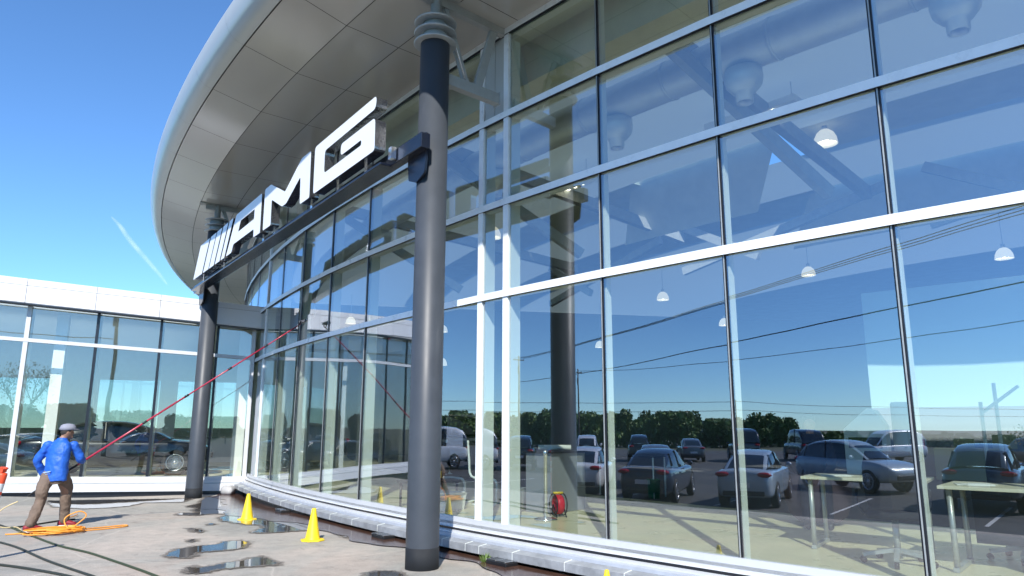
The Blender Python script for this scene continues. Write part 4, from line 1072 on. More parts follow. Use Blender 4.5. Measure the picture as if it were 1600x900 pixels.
# ------------------------------------------------------------------ inside the drum
FZ = .347
def pendant(x, y, z, label):
    t = thing('pendant_lamp', label, 'lamp', (x, y, z), 0, 'glass dome pendant lamps inside the drum')
    mb = MB(); mb.lathe([(.03, .30), (.09, .285), (.16, .22), (.205, .12), (.22, .02), (.225, .0), (.215, .0), (.195, .11), (.15, .21), (.08, .27), (0, .28)], n=28); mb.build('shade', M['lamp'], t)
    mb = MB(); mb.lathe([(0, .02), (.05, .05), (.06, .1), (.03, .16), (0, .17)], n=12); mb.build('bulb', M['bulb'], t)
    mb = MB(); mb.tube([(0, 0, .29), (0, 0, 7.42 - z)], .008, 6); mb.lathe([(0, .29), (.05, .29), (.05, .40), (0, .40)], n=12); mb.build('stem', M['desklegs'], t)
    return t
PEN = [(6.11, 13.05, 7.05, 'big glass dome pendant lamp high behind the second largest pane'), (-.5, 17.5, 6.35, 'glass dome pendant lamp glowing beside the white double mullion'),
       (5.5, 25.5, 6.2, 'small glass dome pendant lamp upper one in the middle pane'), (8.6, 28.5, 5.7, 'small glass dome pendant lamp lower one in the middle pane'),
       (9.6, 22.5, 6.47, 'glass dome pendant lamp behind the wide lower pane'), (13.1, 18.4, 6.06, 'glass dome pendant lamp furthest towards the edge of the photo'),
       (-2.95, 30, 5.6, 'tiny glass dome pendant lamp upper one beside the near column'), (-7.1, 31, 6.1, 'tiny glass dome pendant lamp above the pole brush'),
       (4.1, 33, 5.3, 'tiny glass dome pendant lamp beside the slim dark mullion'), (-2.9, 29.5, 4.15, 'tiny glass dome pendant lamp lower one beside the near column')]
for p in PEN: pendant(*p)
# ducts
t = thing('air_duct', 'large round silver air duct curving along under the ceiling inside the glass', 'duct', (0, 0, 0))
mb = MB(); mb.tube([V3(pol(48.6, a), 6.88) for a in [243 - .8 * k for k in range(64)]], .30, 20)
for k in range(22):
    a = 235 - 2.0 * k; mb.tube([V3(pol(48.6, a), 6.88), V3(pol(48.6, a - .05), 6.88)], .312, 20)
mb.build('duct_tube', M['duct'], t)
for a in (217.95, 221.7, 224.39, 227.48, 230.6, 214.6, 211.6):
    p = pol(48.6, a); mb = MB(); mb.lathe([(.13, 6.72), (.14, 6.60), (.26, 6.58), (.27, 6.46), (.25, 6.36), (.17, 6.26), (.125, 6.24), (.12, 6.10), (.10, 6.10), (.10, 6.2)], V3(p, 0), 24); mb.build('diffuser', M['duct'], t)
# spotlight trays
def tray(a, r, label):
    p = pol(r, a); t = thing('spotlight_tray', label, 'light fitting', (p.x, p.y, 6.95), R_(a + 90), 'hanging spotlight trays')
    mb = MB(); mb.box((0, 0, .06), (1.7, .5, .12)); mb.build('tray', M['iwhite'], t, bevel=.01)
    for k in range(4):
        for j in (-.12, .12):
            mb = MB(); mb.lathe([(0, -.012), (.055, -.01), (.06, .0)], ((-.3 + .24 * k), j, 0), 14); mb.build('spotlight', M['bulb'], t)
    for s in (-.7, .7):
        mb = MB(); mb.tube([(s, 0, .1), (s, 0, .47)], .006, 5); mb.build('hanger', M['desklegs'], t)
tray(223.1, 46.2, 'hanging tray of eight lit spotlights behind the upper middle pane'); tray(229.4, 46.2, 'hanging tray of lit spotlights behind the top pane near the photo edge')
tray(217.2, 46.2, 'hanging tray of spotlights behind the near column')
# slanted roof struts inside
t = thing('roof_truss', 'painted steel roof truss with slanted struts high inside the drum', 'truss', (0, 0, 0))
for a in (229.5, 223.5, 217.0, 211.0):
    b0, b1 = pol(42.0, a), pol(49.6, a)
    mb = MB(); mb.beam(V3(b0, 6.5), V3(b1, 7.2), .16, .26); mb.build('strut', M['beamgrey'], t)
    mb = MB(); mb.beam(V3(pol(46.5, a + 1.2), 5.2), V3(pol(49.7, a), 7.1), .14, .2); mb.build('strut', M['beamgrey'], t)
for k in range(3):
    mb = MB(); mb.beam(V3(pol(42.0, 232 - 8 * k), 6.6), V3(pol(42.0, 225 - 8 * k), 5.6), .12, .2); mb.beam(V3(pol(42.0, 228 - 8 * k), 5.6), V3(pol(42.0, 225 - 8 * k), 6.8), .12, .2); mb.build('strut', M['beamgrey'], t)
# interior screens and walls at the far right
def wallseg(name, p, q, z0, z1, m, label, cat, th=.12):
    p, q = Vector(p), Vector(q); e = (q - p).normalized(); n = Vector((-e.y, e.x))
    mb = MB(); mb.extr([V3(p, z0), V3(q, z0), V3(q, z1), V3(p, z1)], V3(n * th, 0)); return tag(mb.build(name, m), label, cat)
p, q = pol(35.3, 238.5), pol(35.3, 219.0)
tW = thing('partition_wall', 'white partition with a grey lower half far inside behind the right panes', 'partition', (0, 0, 0))
for (z0, z1, m, nm) in ((.35, 2.2, 'igrey', 'lower_screen'), (2.203, 5.6, 'panelteal', 'upper_panel')):
    mb = MB(); e = (q - p).normalized(); n = Vector((-e.y, e.x)); mb.extr([V3(p, z0), V3(q, z0), V3(q, z1), V3(p, z1)], V3(n * .12, 0)); mb.build(nm, M[m], tW)
mb = MB()
for k in range(1, 8):
    w_ = p + (q - p) * (k / 8); mb.box(V3(w_ - (n if (w_ - Vector((0, 0))).dot(n) > 0 else -n) * .004, 3.9), (.012, .012, 3.3), math.atan2(e.y, e.x))
mb.build('panel_joint', M['igrey'], tW)
# kiosk, round pillar with poster, boxes, flowers
kx, ky = 9.1, 18.6
t = thing('info_kiosk', 'tall cream kiosk with slanted top and a small black screen', 'kiosk', (kx, ky, FZ), R_(-40))
mb = MB(); P = [(-.5, 0), (.5, 0), (.5, 1.35), (.28, 1.72), (.1, 1.78), (-.5, 1.25)]; mb.extr([Vector((a, -.2, b)) for a, b in P], (0, .4, 0)); mb.build('body', M['boxbeige'] if False else M['iwhite'], t, bevel=.01)
mb = MB(); mb.box((0, -.21, .92), (.78, .02, .26)); mb.build('screen', M['screen'], t)
t = thing('round_pillar', 'white round pillar carrying a small poster inside the drum', 'pillar', (10.3, 18.9, FZ))
mb = MB(); mb.lathe([(.33, 0), (.33, 1.9), (.30, 1.95), (0, 1.95)], n=28); mb.build('shaft', M['iwhite'], t)
mb = MB(); mb.box((.06, -.345, .75), (.36, .02, .52)); mb.build('poster', M['igrey'], t)
mb = MB(); mb.box((.10, -.358, .88), (.26, .012, .24)); mb.build('poster_panel', M['redplastic'], t)
t = tag(MB().build('x', M['paper']), None); bpy.data.objects.remove(t)
def boxt(name, loc, s, rz, m, label, cat, group=None, bev=.01):
    mb = MB(); mb.box((0, 0, s[2] / 2), s); mb.box((0, 0, s[2] - .006), (s[0] * .98, .05, .014)); o = mb.build(name, m, bevel=bev); o.location = loc; o.rotation_euler = (0, 0, rz); return tag(o, label, cat, group)
boxt('display_counter', (11.6, 18.4, FZ), (1.6, .5, .78), R_(-35), M['boxbeige'], 'long low beige counter behind the round poster pillar', 'counter')
boxt('storage_box', (11.2, 18.0, FZ + .79), (.34, .3, .24), .3, M['boxbeige'], 'beige storage box at the pillar end of the low counter', 'box')
boxt('storage_box', (12.0, 17.7, FZ + .79), (.4, .3, .34), .1, M['boxbeige'], 'taller beige storage box at the outer end of the low counter', 'box')
# white goal-like frame
t = thing('display_stand', 'thin white metal stand with a slanted top bar, behind the desks', 'stand', (8.6, 13.2, FZ))
for (a, b) in (((0, 0, 0), (0, 0, 1.75)), ((.35, .1, 0), (.35, .1, 2.1)), ((0, 0, 1.55), (.9, .25, 2.05))):
    mb = MB(); mb.beam(a, b, .045, .045); mb.build('bar', M['iwhite'], t)
t = thing('flower_arrangement', 'cream and green flower arrangement in a vase at the photo edge', 'flowers', (9.6, 13.4, FZ))
mb = MB(); mb.lathe([(0, 0), (.16, 0), (.2, .3), (.14, .75), (.17, .8)], n=18); mb.build('vase', M['iwhite'], t)
mb = MB(); rf = random.Random(4)
for k in range(240):
    a, e_ = rf.uniform(0, 6.28), rf.uniform(0, 1.4); r = rf.uniform(.1, .42); c_ = Vector((r * math.cos(a) * math.cos(e_) * 1.3, r * math.sin(a) * math.cos(e_), .95 + r * math.sin(e_)))
    s = .03; u = Vector((rf.uniform(-1, 1), rf.uniform(-1, 1), rf.uniform(-1, 1))).normalized() * s; v = u.orthogonal().normalized() * s
    mb.add([c_ - u, c_ + v, c_ + u, c_ - v], [(0, 1, 2, 3)], 0 if rf.random() < .6 else 1)
mb.build('flowers', [M['petal'], M['leaf2']], t)
# desks
def desk(loc, rz, label, w=1.5, d=.75, drawers=False):
    t = thing('office_desk', label, 'desk', loc, rz, 'desks inside the drum')
    mb = MB(); mb.box((0, 0, .735), (w, d, .03)); mb.build('top', M['desk'], t, bevel=.004)
    if drawers:
        mb = MB(); mb.box((-.2, d / 2 - .12, .44), (w * .55, .02, .5)); mb.build('privacy_panel', M['black'], t)
    for x in (-w / 2 + .08, w / 2 - .08):
        for y in (-d / 2 + .08, d / 2 - .08):
            mb = MB(); mb.tube([(x, y, .72), (x, y, .02)], .025, 8); mb.build('leg', M['desklegs'], t)
        mb = MB(); mb.box((x, 0, .02), (.05, d * .9, .035)); mb.build('foot_bar', M['desklegs'], t)
    if drawers:
        mb = MB(); mb.box((w / 2 - .32, 0, .36), (.42, d * .85, .66)); ob = mb.build('drawer_unit', M['wood'], t, bevel=.005)
        for k in range(3):
            mb = MB(); mb.box((w / 2 - .32, -d * .43 - .006, .16 + .21 * k), (.38, .012, .19)); mb.build('drawer', M['wood'], t)
            mb = MB(); mb.box((w / 2 - .32, -d * .43 - .02, .2 + .21 * k), (.12, .012, .015)); mb.build('drawer_handle', M['chrome'], t)
    return t
d1 = desk((3.85, 7.95, FZ), R_(-35), 'pale desk on grey legs beside the rounded tub chair', 1.2, .75)
d2 = desk((4.75, 6.5, FZ), R_(-41), 'desk with brown drawers and a soap bottle at the photo edge', 1.6, .8, True)
def on_desk(d, x, y, z=.751): 
    q = Matrix.Rotation(d.rotation_euler[2], 4, 'Z') @ Vector((x, y, z)); return Vector(d.location) + q
q = on_desk(d2, .1, .0); t = thing('soap_bottle', 'white pump soap bottle standing on the desk with drawers', 'bottle', tuple(q))
mb = MB(); mb.lathe([(0, 0), (.038, 0), (.04, .01), (.04, .13), (.015, .155), (.015, .175)], n=16); mb.build('body', M['paper'], t)
mb = MB(); mb.lathe([(.01, .175), (.01, .21), (.02, .212), (.02, .225), (0, .225)], n=10); mb.box((-.025, 0, .218), (.05, .012, .012)); mb.build('pump', M['paper'], t)
for (d, x, y, lb) in ((d1, -.3, -.1, 'sheet of paper on the pale desk beside the tub chair'), (d2, -.55, -.1, 'sheet of paper on the desk with drawers')):
    q = on_desk(d, x, y); mb = MB(); mb.box((0, 0, .004), (.3, .21, .006)); mb.box((.02, .01, .009), (.28, .2, .003), .2); o = mb.build('paper_sheet', M['paper']); o.location = q; o.rotation_euler = (0, 0, d.rotation_euler[2] + .3); tag(o, lb, 'paper')
q = on_desk(d1, .1, .05); t = thing('spectacles', 'black framed spectacles lying on the pale desk beside the paper', 'glasses', tuple(q), .4)
mb = MB()
for s in (-.035, .035): mb.tube([(s + .028 * math.cos(a), .0, .022 + .02 * math.sin(a)) for a in [k * .5236 for k in range(13)]], .004, 5); mb.tube([(s * 1.85, 0, .03), (s * 1.85, .13, .012)], .004, 5)
mb.build('frame', M['black'], t)
# office chairs
def office_chair(loc, rz, label, fm='chairfab', legm='desklegs'):
    t = thing('office_chair', label, 'chair', loc, rz, 'office chairs inside the drum')
    mb = MB(); mb.box((0, 0, .46), (.48, .48, .08)); mb.build('seat', M[fm], t, bevel=.03)
    mb = MB(); rings = []
    for z, y, w in ((.52, .22, .20), (.7, .25, .23), (.9, .27, .23), (1.05, .31, .19)): rings.append([(x * w, y + .05 * abs(x) * -1 + dy, z) for x, dy in ((-1, 0), (-.5, .02), (0, .03), (.5, .02), (1, 0), (1, .03), (.5, .05), (0, .06), (-.5, .05), (-1, .03))])
    mb.ring(rings, smooth=False); mb.build('backrest', M[fm], t)
    mb = MB(); mb.tube([(0, 0, .12), (0, 0, .43)], .03, 10); mb.build('gas_stem', M[legm], t)
    for k in range(5):
        a = 2 * math.pi * k / 5 + .3; d = Vector((math.cos(a), math.sin(a), 0)); mb = MB(); mb.beam(Vector((0, 0, .13)), d * .31 + Vector((0, 0, .08)), .045, .035); ob = mb.build('leg', M[legm], t)
        mb = MB(); mb.lathe([(0, -.02), (.03, -.02), (.03, .02), (0, .02)], d * .31 + Vector((0, 0, .03)), 12, ax=(Vector((d.x, d.y, 0)), Vector((0, 0, 1)), Vector((-d.y, d.x, 0)))); mb.build('caster', M['black'], ob)
    for s in (-1, 1):
        mb = MB(); mb.tube(smooth_path([(s * .25, .12, .45), (s * .31, .10, .55), (s * .31, .05, .66), (s * .31, -.15, .67)], 4), .018, 8); mb.build('armrest', M['black'], t)
    return t
office_chair((3.68, 7.12, FZ), R_(150), 'black office chair on a silver five-star base by the pale desk')
office_chair((5.0, 7.25, FZ), R_(140), 'black office chair tucked under the desk with drawers')
def cantilever_chair(loc, rz, label):
    t = thing('cantilever_chair', label, 'chair', loc, rz, 'white framed chairs')
    mb = MB(); mb.box((0, 0, .45), (.46, .46, .04)); mb.build('seat', M['chairfab'], t, bevel=.01)
    mb = MB(); mb.box((0, .24, .75), (.44, .03, .5)); mb.build('backrest', M['chairfab'], t, bevel=.01)
    for s in (-.25, .25):
        mb = MB(); mb.tube(smooth_path([(s, .30, 1.05), (s, .27, .75), (s, .22, .47), (s, -.1, .44), (s, -.26, .40), (s, -.27, .2), (s, -.22, .03), (s, .2, .02)], 5), .02, 8); mb.build('side_frame', M['iwhite'], t)
    return t
cantilever_chair((-.95, 12.5, FZ), R_(70), 'white framed chair just right of the near column'); cantilever_chair((-.35, 12.3, FZ), R_(60), 'white framed chair seen between the white double mullions')
# low black table with box and drill beside the near column
t = thing('low_table', 'low black table behind the glass just right of the near column', 'table', (-1.35, 12.05, FZ), R_(40))
mb = MB(); mb.box((0, 0, .40), (.9, .55, .04)); mb.build('top', M['black'], t)
for x in (-.4, .4):
    for y in (-.22, .22): mb = MB(); mb.tube([(x, y, 0), (x, y, .39)], .02, 8); mb.build('leg', M['black'], t)
t = thing('white_crate', 'white plastic storage crate under the low black table', 'crate', (-1.05, 11.62, FZ), R_(-38))
mb = MB(); mb.lathe([(0, 0), (.24, 0), (.27, .24), (.275, .25), (.25, .25), (.23, .02)], n=4, ax=(Vector((.9, .9, 0)), Vector((-.7, .7, 0)), Vector((0, 0, 1))), smooth=False); mb.build('body', M['paper'], t)
mb = MB(); mb.box((0, 0, .262), (.52, .40, .025)); mb.build('lid', M['paper'], t, bevel=.006)
t = thing('tool_case', 'black and yellow power tool case on the low table', 'tool case', (-1.3, 12.0, FZ + .42), R_(40))
mb = MB(); mb.box((0, 0, .09), (.3, .22, .18)); mb.build('case', M['black'], t, bevel=.02)
mb = MB(); mb.box((0, -.115, .09), (.2, .02, .11)); mb.build('front_plate', M['yellow'], t, bevel=.005)
mb = MB(); mb.tube([(-.08, 0, .18), (-.08, 0, .22), (.08, 0, .22), (.08, 0, .18)], .012, 6); mb.build('handle', M['black'], t)
# reception counter, stanchion, bin, level, cable reel
t = thing('reception_counter', 'dark grey counter block with a paper roll lying on it', 'counter', (.70, 11.55, FZ), R_(-40))
mb = MB(); mb.box((0, 0, .44), (.5, .9, .88)); mb.build('body', M['igrey'], t, bevel=.008)
mb = MB(); mb.box((0, 0, .895), (.58, .98, .03)); mb.build('top', M['black'], t, bevel=.004)
mb = MB(); mb.tube([(0, 0, .045), (.5, .1, .045)], .04, 12); o = mb.build('paper_roll', M['paper']); o.location = (.42, 11.4, FZ + .915); o.rotation_euler = (0, 0, R_(-10)); tag(o, 'white paper roll lying on top of the dark grey counter', 'paper roll')
t = thing('barrier_post', 'polished steel barrier post on a round base behind the glass', 'barrier post', (.48, 10.36, FZ))
mb = MB(); mb.lathe([(0, .0), (.16, 0), (.165, .012), (.12, .03), (.03, .04), (0, .04)], n=28); mb.build('base', M['chrome'], t)
mb = MB(); mb.lathe([(.025, .03), (.025, .86), (.032, .865), (.032, .93), (.02, .95), (0, .955)], n=16); mb.build('post', M['chrome'], t)
t = thing('waste_bin', 'brushed steel waste bin next to the dark counter', 'bin', (.12, 11.5, FZ))
mb = MB(); mb.lathe([(0, 0), (.125, 0), (.13, .33), (.135, .34), (.12, .34), (.115, .02)], n=24); mb.build('body', M['steel'], t)
mb = MB(); mb.tube([(.13 * math.cos(a), .13 * math.sin(a), .335) for a in [k * .3491 for k in range(19)]], .008, 6); mb.build('rim', M['chrome'], t)
t = thing('spirit_level', 'yellow spirit level standing upright between bin and counter', 'tool', (.27, 11.35, FZ), R_(-40))
mb = MB(); mb.box((0, 0, .26), (.06, .03, .52)); mb.build('rail', M['yellow'], t, bevel=.003)
mb = MB(); mb.box((0, -.017, .3), (.03, .006, .06)); mb.build('vial', M['greenbin'], t)
t = thing('cable_reel', 'red cable reel with a yellow handle on the pale floor', 'cable reel', (.68, 10.75, FZ), R_(20))
ax = (Vector((0, 1, 0)), Vector((0, 0, 1)), Vector((1, 0, 0)))
mb = MB(); mb.lathe([(.13, -.05), (.135, -.02), (.135, .02), (.13, .05), (.05, .06), (.05, -.06), (.13, -.05)], (0, 0, .17), 24, ax=ax); mb.build('cable', M['redplastic'], t)
mb = MB(); 
for x in (-.075, .075): mb.lathe([(.145, -.008), (.155, -.008), (.155, .008), (.145, .008)], (x, 0, .17), 24, ax=ax); mb.tube([(x, -.12, .0), (x, 0, .17), (x, .12, 0)], .01, 6)
mb.build('stand', M['black'], t)
mb = MB(); mb.tube([(-.075, 0, .33), (.075, 0, .33)], .018, 8); mb.build('handle', M['yellow'], t)
# side tables in the middle pane with the green bin
t = thing('display_table', 'thin white metal table frame behind the middle pane', 'table', (2.3, 14.0, FZ), R_(-40))
mb = MB(); mb.box((0, 0, .74), (1.2, .5, .02)); mb.build('top', M['carglass'], t)
for x in (-.58, .58):
    for y in (-.22, .22): mb = MB(); mb.tube([(x, y, 0), (x, y, .73)], .014, 6); mb.build('leg', M['iwhite'], t)
t = thing('waste_bin', 'small green bin beside the thin white table frame', 'bin', (2.62, 13.55, FZ))
mb = MB(); mb.lathe([(0, 0), (.10, 0), (.12, .33), (.125, .33), (.11, .31), (.09, .02)], n=20); mb.build('body', M['greenbin'], t)
mb = MB(); mb.tube([(.12 * math.cos(a), .12 * math.sin(a), .335) for a in [k * .3491 for k in range(19)]], .009, 6); mb.build('rim', M['greenbin'], t)
# tub chair and the dark dressed person behind the desk
t = thing('tub_chair', 'rounded purple brown tub chair behind the pale desk', 'chair', (4.15, 10.0, FZ), R_(20))
mb = MB(); rings = []
for z, r in ((.04, .26), (.12, .36), (.3, .42), (.55, .44), (.66, .42), (.66, .34), (.45, .32), (.42, .02)): rings.append([(r * math.cos(a), r * math.sin(a), z + (.14 * max(0, math.sin(a)) if z > .5 else 0)) for a in [2 * math.pi * k / 24 for k in range(24)]])
mb.ring(rings); mb.build('shell', M['purple'], t)
mb = MB(); mb.lathe([(0, .42), (.30, .42), (.31, .46), (.28, .50), (0, .51)], n=20); mb.build('cushion', M['purple'], t)
t2 = thing('person', 'dark dressed person sitting in the tub chair inside the drum', 'person', (4.13, 10.04, FZ), R_(160))
mb = MB()
ellipse_loft(mb, [(0, 0, .50, .17, .13), (0, -.02, .70, .14, .11), (0, -.03, .95, .18, .115), (0, -.03, 1.10, .17, .09), (0, -.02, 1.17, .07, .06)], 0)
limb(mb, [(0, -.02, 1.14), (0, 0, 1.26)], [.055, .05]); mb.ball((0, .02, 1.34), .1, n=16, m=12, sc_=(.78, .95, 1.15)); mb.ball((0, .115, 1.33), .018, n=8, m=6)
for s_ in (-1, 1):
    limb(mb, [(s_ * .19, -.03, 1.08), (s_ * .25, .02, .82), (s_ * .16, .24, .66)], [.055, .045, .034]); limb(mb, [(s_ * .10, .02, .55), (s_ * .12, .42, .56), (s_ * .12, .46, .08)], [.09, .06, .045])
    hx = Vector((s_ * .15, .29, .64)); mb.ball(hx, .04, n=10, m=8, sc_=(.8, 1.1, .6))
    for k in range(4): limb(mb, [hx + Vector((s_ * (-.03 + .019 * k), .03, 0)), hx + Vector((s_ * (-.03 + .019 * k), .075 + .006 * (k % 2), -.02))], [.009, .008], 6)
    limb(mb, [hx + Vector((-s_ * .03, .0, 0)), hx + Vector((-s_ * .055, .035, -.01))], [.011, .009], 6)
    limb(mb, [(s_ * .12, .44, .05), (s_ * .13, .64, .04)], [.045, .035])
fuse(mb.build('body', M['skin'], t2), .012, 2)
mb = MB(); ellipse_loft(mb, [(0, 0, .48, .20, .16), (0, -.02, .70, .175, .135), (0, -.03, .95, .20, .135), (0, -.03, 1.10, .185, .11), (0, -.02, 1.19, .08, .07)], 0)
for s_ in (-1, 1): limb(mb, [(s_ * .19, -.03, 1.08), (s_ * .25, .02, .82), (s_ * .165, .22, .67)], [.075, .064, .05])
fuse(mb.build('coat', M['darkcloth'], t2), .014, 2)
for s_ in (-1, 1):
    mb = MB(); limb(mb, [(s_ * .12, .41, .055), (s_ * .125, .52, .06), (s_ * .13, .66, .045)], [.058, .055, .045]); mb.build('shoe', M['black'], t2)
mb = MB()
for s_ in (-1, 1): limb(mb, [(s_ * .10, .02, .56), (s_ * .12, .42, .57), (s_ * .12, .46, .1)], [.105, .085, .07])
fuse(mb.build('trousers', M['darkcloth'], t2), .014, 2)
mb = MB(); mb.ball((0, .008, 1.37), .1, n=16, m=10, sc_=(.86, .98, .98)); mb.build('hair', M['hair'], t2)
# teal bag
mb = MB(); mb.box((0, 0, .13), (.16, .3, .26)); mb.tube(smooth_path([(0, -.08, .25), (0, -.06, .36), (0, .06, .36), (0, .08, .25)], 4), .01, 6); o = mb.build('shopping_bag', M['teal'], bevel=.02); o.location = (5.1, 6.05, FZ); tag(o, 'teal bag standing on the floor beside the desk with drawers', 'bag')

# ------------------------------------------------------------------ the mirrored surroundings
def cable(a, b, sag, r, label):
    P = []
    for k in range(25):
        t = k / 24; p = Vector(a) * (1 - t) + Vector(b) * t; p.z -= sag * 4 * t * (1 - t); P.append(p)
    mb = MB(); mb.tube(P, r, 5); tag(mb.build('overhead_cable', M['wire']), label, 'cable', 'overhead cables')
def upole(x, y, h, label, arm=0.0):
    t = thing('utility_pole', label, 'utility pole', gz(x, y), arm, 'utility poles')
    mb = MB(); mb.tube([(0, 0, -.2), (0, 0, h * .5), (0, 0, h)], [.16, .14, .11], 12); mb.build('post', M['polewood'], t)
    mb = MB(); mb.box((0, 0, h - .5), (1.9, .1, .12)); mb.build('crossarm', M['polewood'], t)
    for s in (-.8, 0, .8):
        mb = MB(); mb.lathe([(0, 0), (.04, 0), (.06, .06), (.03, .1), (.04, .16), (0, .17)], (s, 0, h - .44), 10); mb.build('insulator', M['p_grey'], t)
    mb = MB(); mb.tube([(0, .14, h - 2.2), (0, .14, h - 1.3)], .18, 12); mb.build('transformer', M['steel'], t)
PA, PB, PC, PD = (-80, 17), (-1.5, -18.5), (-95, 6), (-28, -42)
for (x, y), lb in ((PA, 'wooden utility pole far across the parking lot'), (PB, 'wooden utility pole mirrored upright in the wing glass'), (PC, 'wooden utility pole standing furthest beyond the lot'), (PD, 'wooden utility pole near the round tree')): upole(x, y, 11.4, lb, R_(66))
e_ = (Vector(PB) - Vector(PA)).normalized(); n_ = Vector((-e_.y, e_.x))
for k, s in enumerate((-.8, 0, .8)):
    cable((PA[0] + n_.x * s, PA[1] + n_.y * s, g(*PA) + 11.1), (PB[0] + n_.x * s, PB[1] + n_.y * s, g(*PB) + 11.1), 1.1 + .15 * k, .022, ['black overhead cable, lowest line of three', 'black overhead cable, middle line of three', 'black overhead cable, top line of three'][k])
cable((PA[0], PA[1], g(*PA) + 8.2), (PB[0], PB[1], g(*PB) + 8.2), 1.0, .03, 'thicker black cable strung below the three thin lines')
cable((PC[0], PC[1], g(*PC) + 11.1), (PD[0], PD[1], g(*PD) + 11.1), 1.4, .03, 'long sagging cable crossing behind the other lines')
for (x, y), (x2, y2), z, lb in (((-95, 60), (-110, -30), 6.0, 'distant overhead cable above the trees, upper line'), ((-95, 60), (-110, -30), 4.6, 'distant overhead cable above the trees, lower line'), ((-110, -30), (-140, -140), 6.0, 'distant overhead cable continuing far behind the lot, upper line'), ((-110, -30), (-140, -140), 4.6, 'distant overhead cable continuing far behind the lot, lower line')):
    cable((x, y, z), (x2, y2, z), .4, .035, lb)
for (x, y), lb in (((-95, 60), 'thin pole carrying the distant cables at the wing side'), ((-110, -30), 'thin pole carrying the distant cables in their middle'), ((-140, -140), 'thin pole carrying the distant cables at their far end')):
    t = thing('cable_pole', lb, 'pole', gz(x, y)); mb = MB(); mb.tube([(0, 0, -.2), (0, 0, 6.2 - g(x, y))], [.12, .08], 8); mb.build('post', M['polewood'], t); mb = MB(); mb.box((0, 0, 6.0 - g(x, y)), (1.0, .08, .1)); mb.build('crossarm', M['polewood'], t)

def make_tree(name, label, loc, H, Wd, lm, seed, n=3600, leaf=.42):
    rt = random.Random(seed); t = thing(name, label, 'tree', loc, 0, 'trees beyond the parking lot')
    mb = MB(); th = H * .45
    mb.tube(smooth_path([(0, 0, -.2), (.08, .03, th * .5), (-.05, .08, th)], 4), [H * .028 - i * H * .0012 for i in range(9)], 8)
    ends = []
    for k in range(7):
        a = k * .9 + rt.random(); l = Wd * rt.uniform(.4, .8); z0 = th * rt.uniform(.5, 1.0); e = Vector((l * math.cos(a), l * math.sin(a), z0 + H * rt.uniform(.15, .4)))
        mb.tube(smooth_path([(0, 0, z0), Vector((e.x * .5, e.y * .5, z0 + (e.z - z0) * .4)), e], 3), [H * .012] * 3 + [H * .008] * 2 + [H * .004] * 2, 5); ends.append(e)
    mb.build('trunk', M['bark'], t)
    ends += [Vector((rt.uniform(-.7, .7) * Wd, rt.uniform(-.7, .7) * Wd, H * rt.uniform(.25, .9))) for _ in range(12)]
    mb = MB()
    for k in range(n):
        c_ = rt.choice(ends); r = Wd * .42
        d = Vector((rt.gauss(0, 1), rt.gauss(0, 1), rt.gauss(0, .8))).normalized() * r * rt.random() ** .45
        p = c_ + d; p.z = min(max(p.z, H * .08), H)
        u = Vector((rt.uniform(-1, 1), rt.uniform(-1, 1), rt.uniform(-.6, .6))).normalized() * leaf * rt.uniform(.6, 1.3); v = u.cross(Vector((rt.uniform(-1, 1), rt.uniform(-1, 1), rt.uniform(-1, 1)))).normalized() * leaf * .6
        mb.add([p - u, p + v, p + u, p - v], [(0, 1, 2, 3)])
    mb.build('crown', lm, t, recalc=False); return t
T1 = make_tree('broadleaf_tree', 'broad dark green tree in the mirrored tree line', gz(-132, 38), 6.6, 3.6, M['leaf'], 1)
T2 = make_tree('broadleaf_tree', 'lighter green bushy tree in the mirrored tree line', gz(-133, 26), 6.0, 3.4, M['leaf2'], 2)
T3 = make_tree('broadleaf_tree', 'dense dark green tree in the mirrored tree line', gz(-134, 32), 5.6, 3.8, M['leaf'], 3)
rt = random.Random(11)
for k in range(-6, 50):
    y = 22 - 3.1 * k
    T = (T1, T2, T3)[k % 3]; x = -134 - abs(y + 10) * .12 + rt.uniform(-5, 5)
    lowf = (.6 if k < -2 else 1.0) if k < 16 else (.0 if k == 16 else (.85 if k < 24 else .45))
    if lowf == 0: continue
    dup(T, gz(x, y + rt.uniform(-1, 1)), rt.uniform(0, 6), scale=lowf * rt.uniform(.85, 1.25) * (1.12 if k in (5, 6, 19) else 1))
mb = MB(); rh = random.Random(21)
for k in range(9000):
    y = rh.uniform(45, -150); x = -131 - abs(y + 10) * .12 + rh.uniform(-2, 2); h = 2.6 * (1 if y > -30 else .8); z = g(x, y) + rh.uniform(0, 1) ** .7 * h
    u = Vector((rh.uniform(-1, 1), rh.uniform(-1, 1), rh.uniform(-1, 1))).normalized() * .5; v = u.orthogonal().normalized() * .35; p = Vector((x, y, z)); mb.add([p - u, p + v, p + u, p - v], [(0, 1, 2, 3)])
tag(mb.build('undergrowth', M['leaf'], recalc=False), 'dark green undergrowth filling the foot of the mirrored tree line', 'undergrowth', kind='stuff')
dup(T1, gz(-62, -60), 1.0, 'single round tree mirrored near the photo edge above the blue crossover', 'lone trees', 1.0)
for k in range(12): dup((T1, T2, T3)[k % 3], gz(-44 + 7.5 * k, -78 + rt.uniform(-4, 4)), rt.uniform(0, 6), ['broad dark green tree on the lot side behind the camera', 'lighter green bushy tree on the lot side behind the camera', 'dense dark green tree on the lot side behind the camera'][k % 3], 'trees behind the camera', rt.uniform(.7, 1.0))
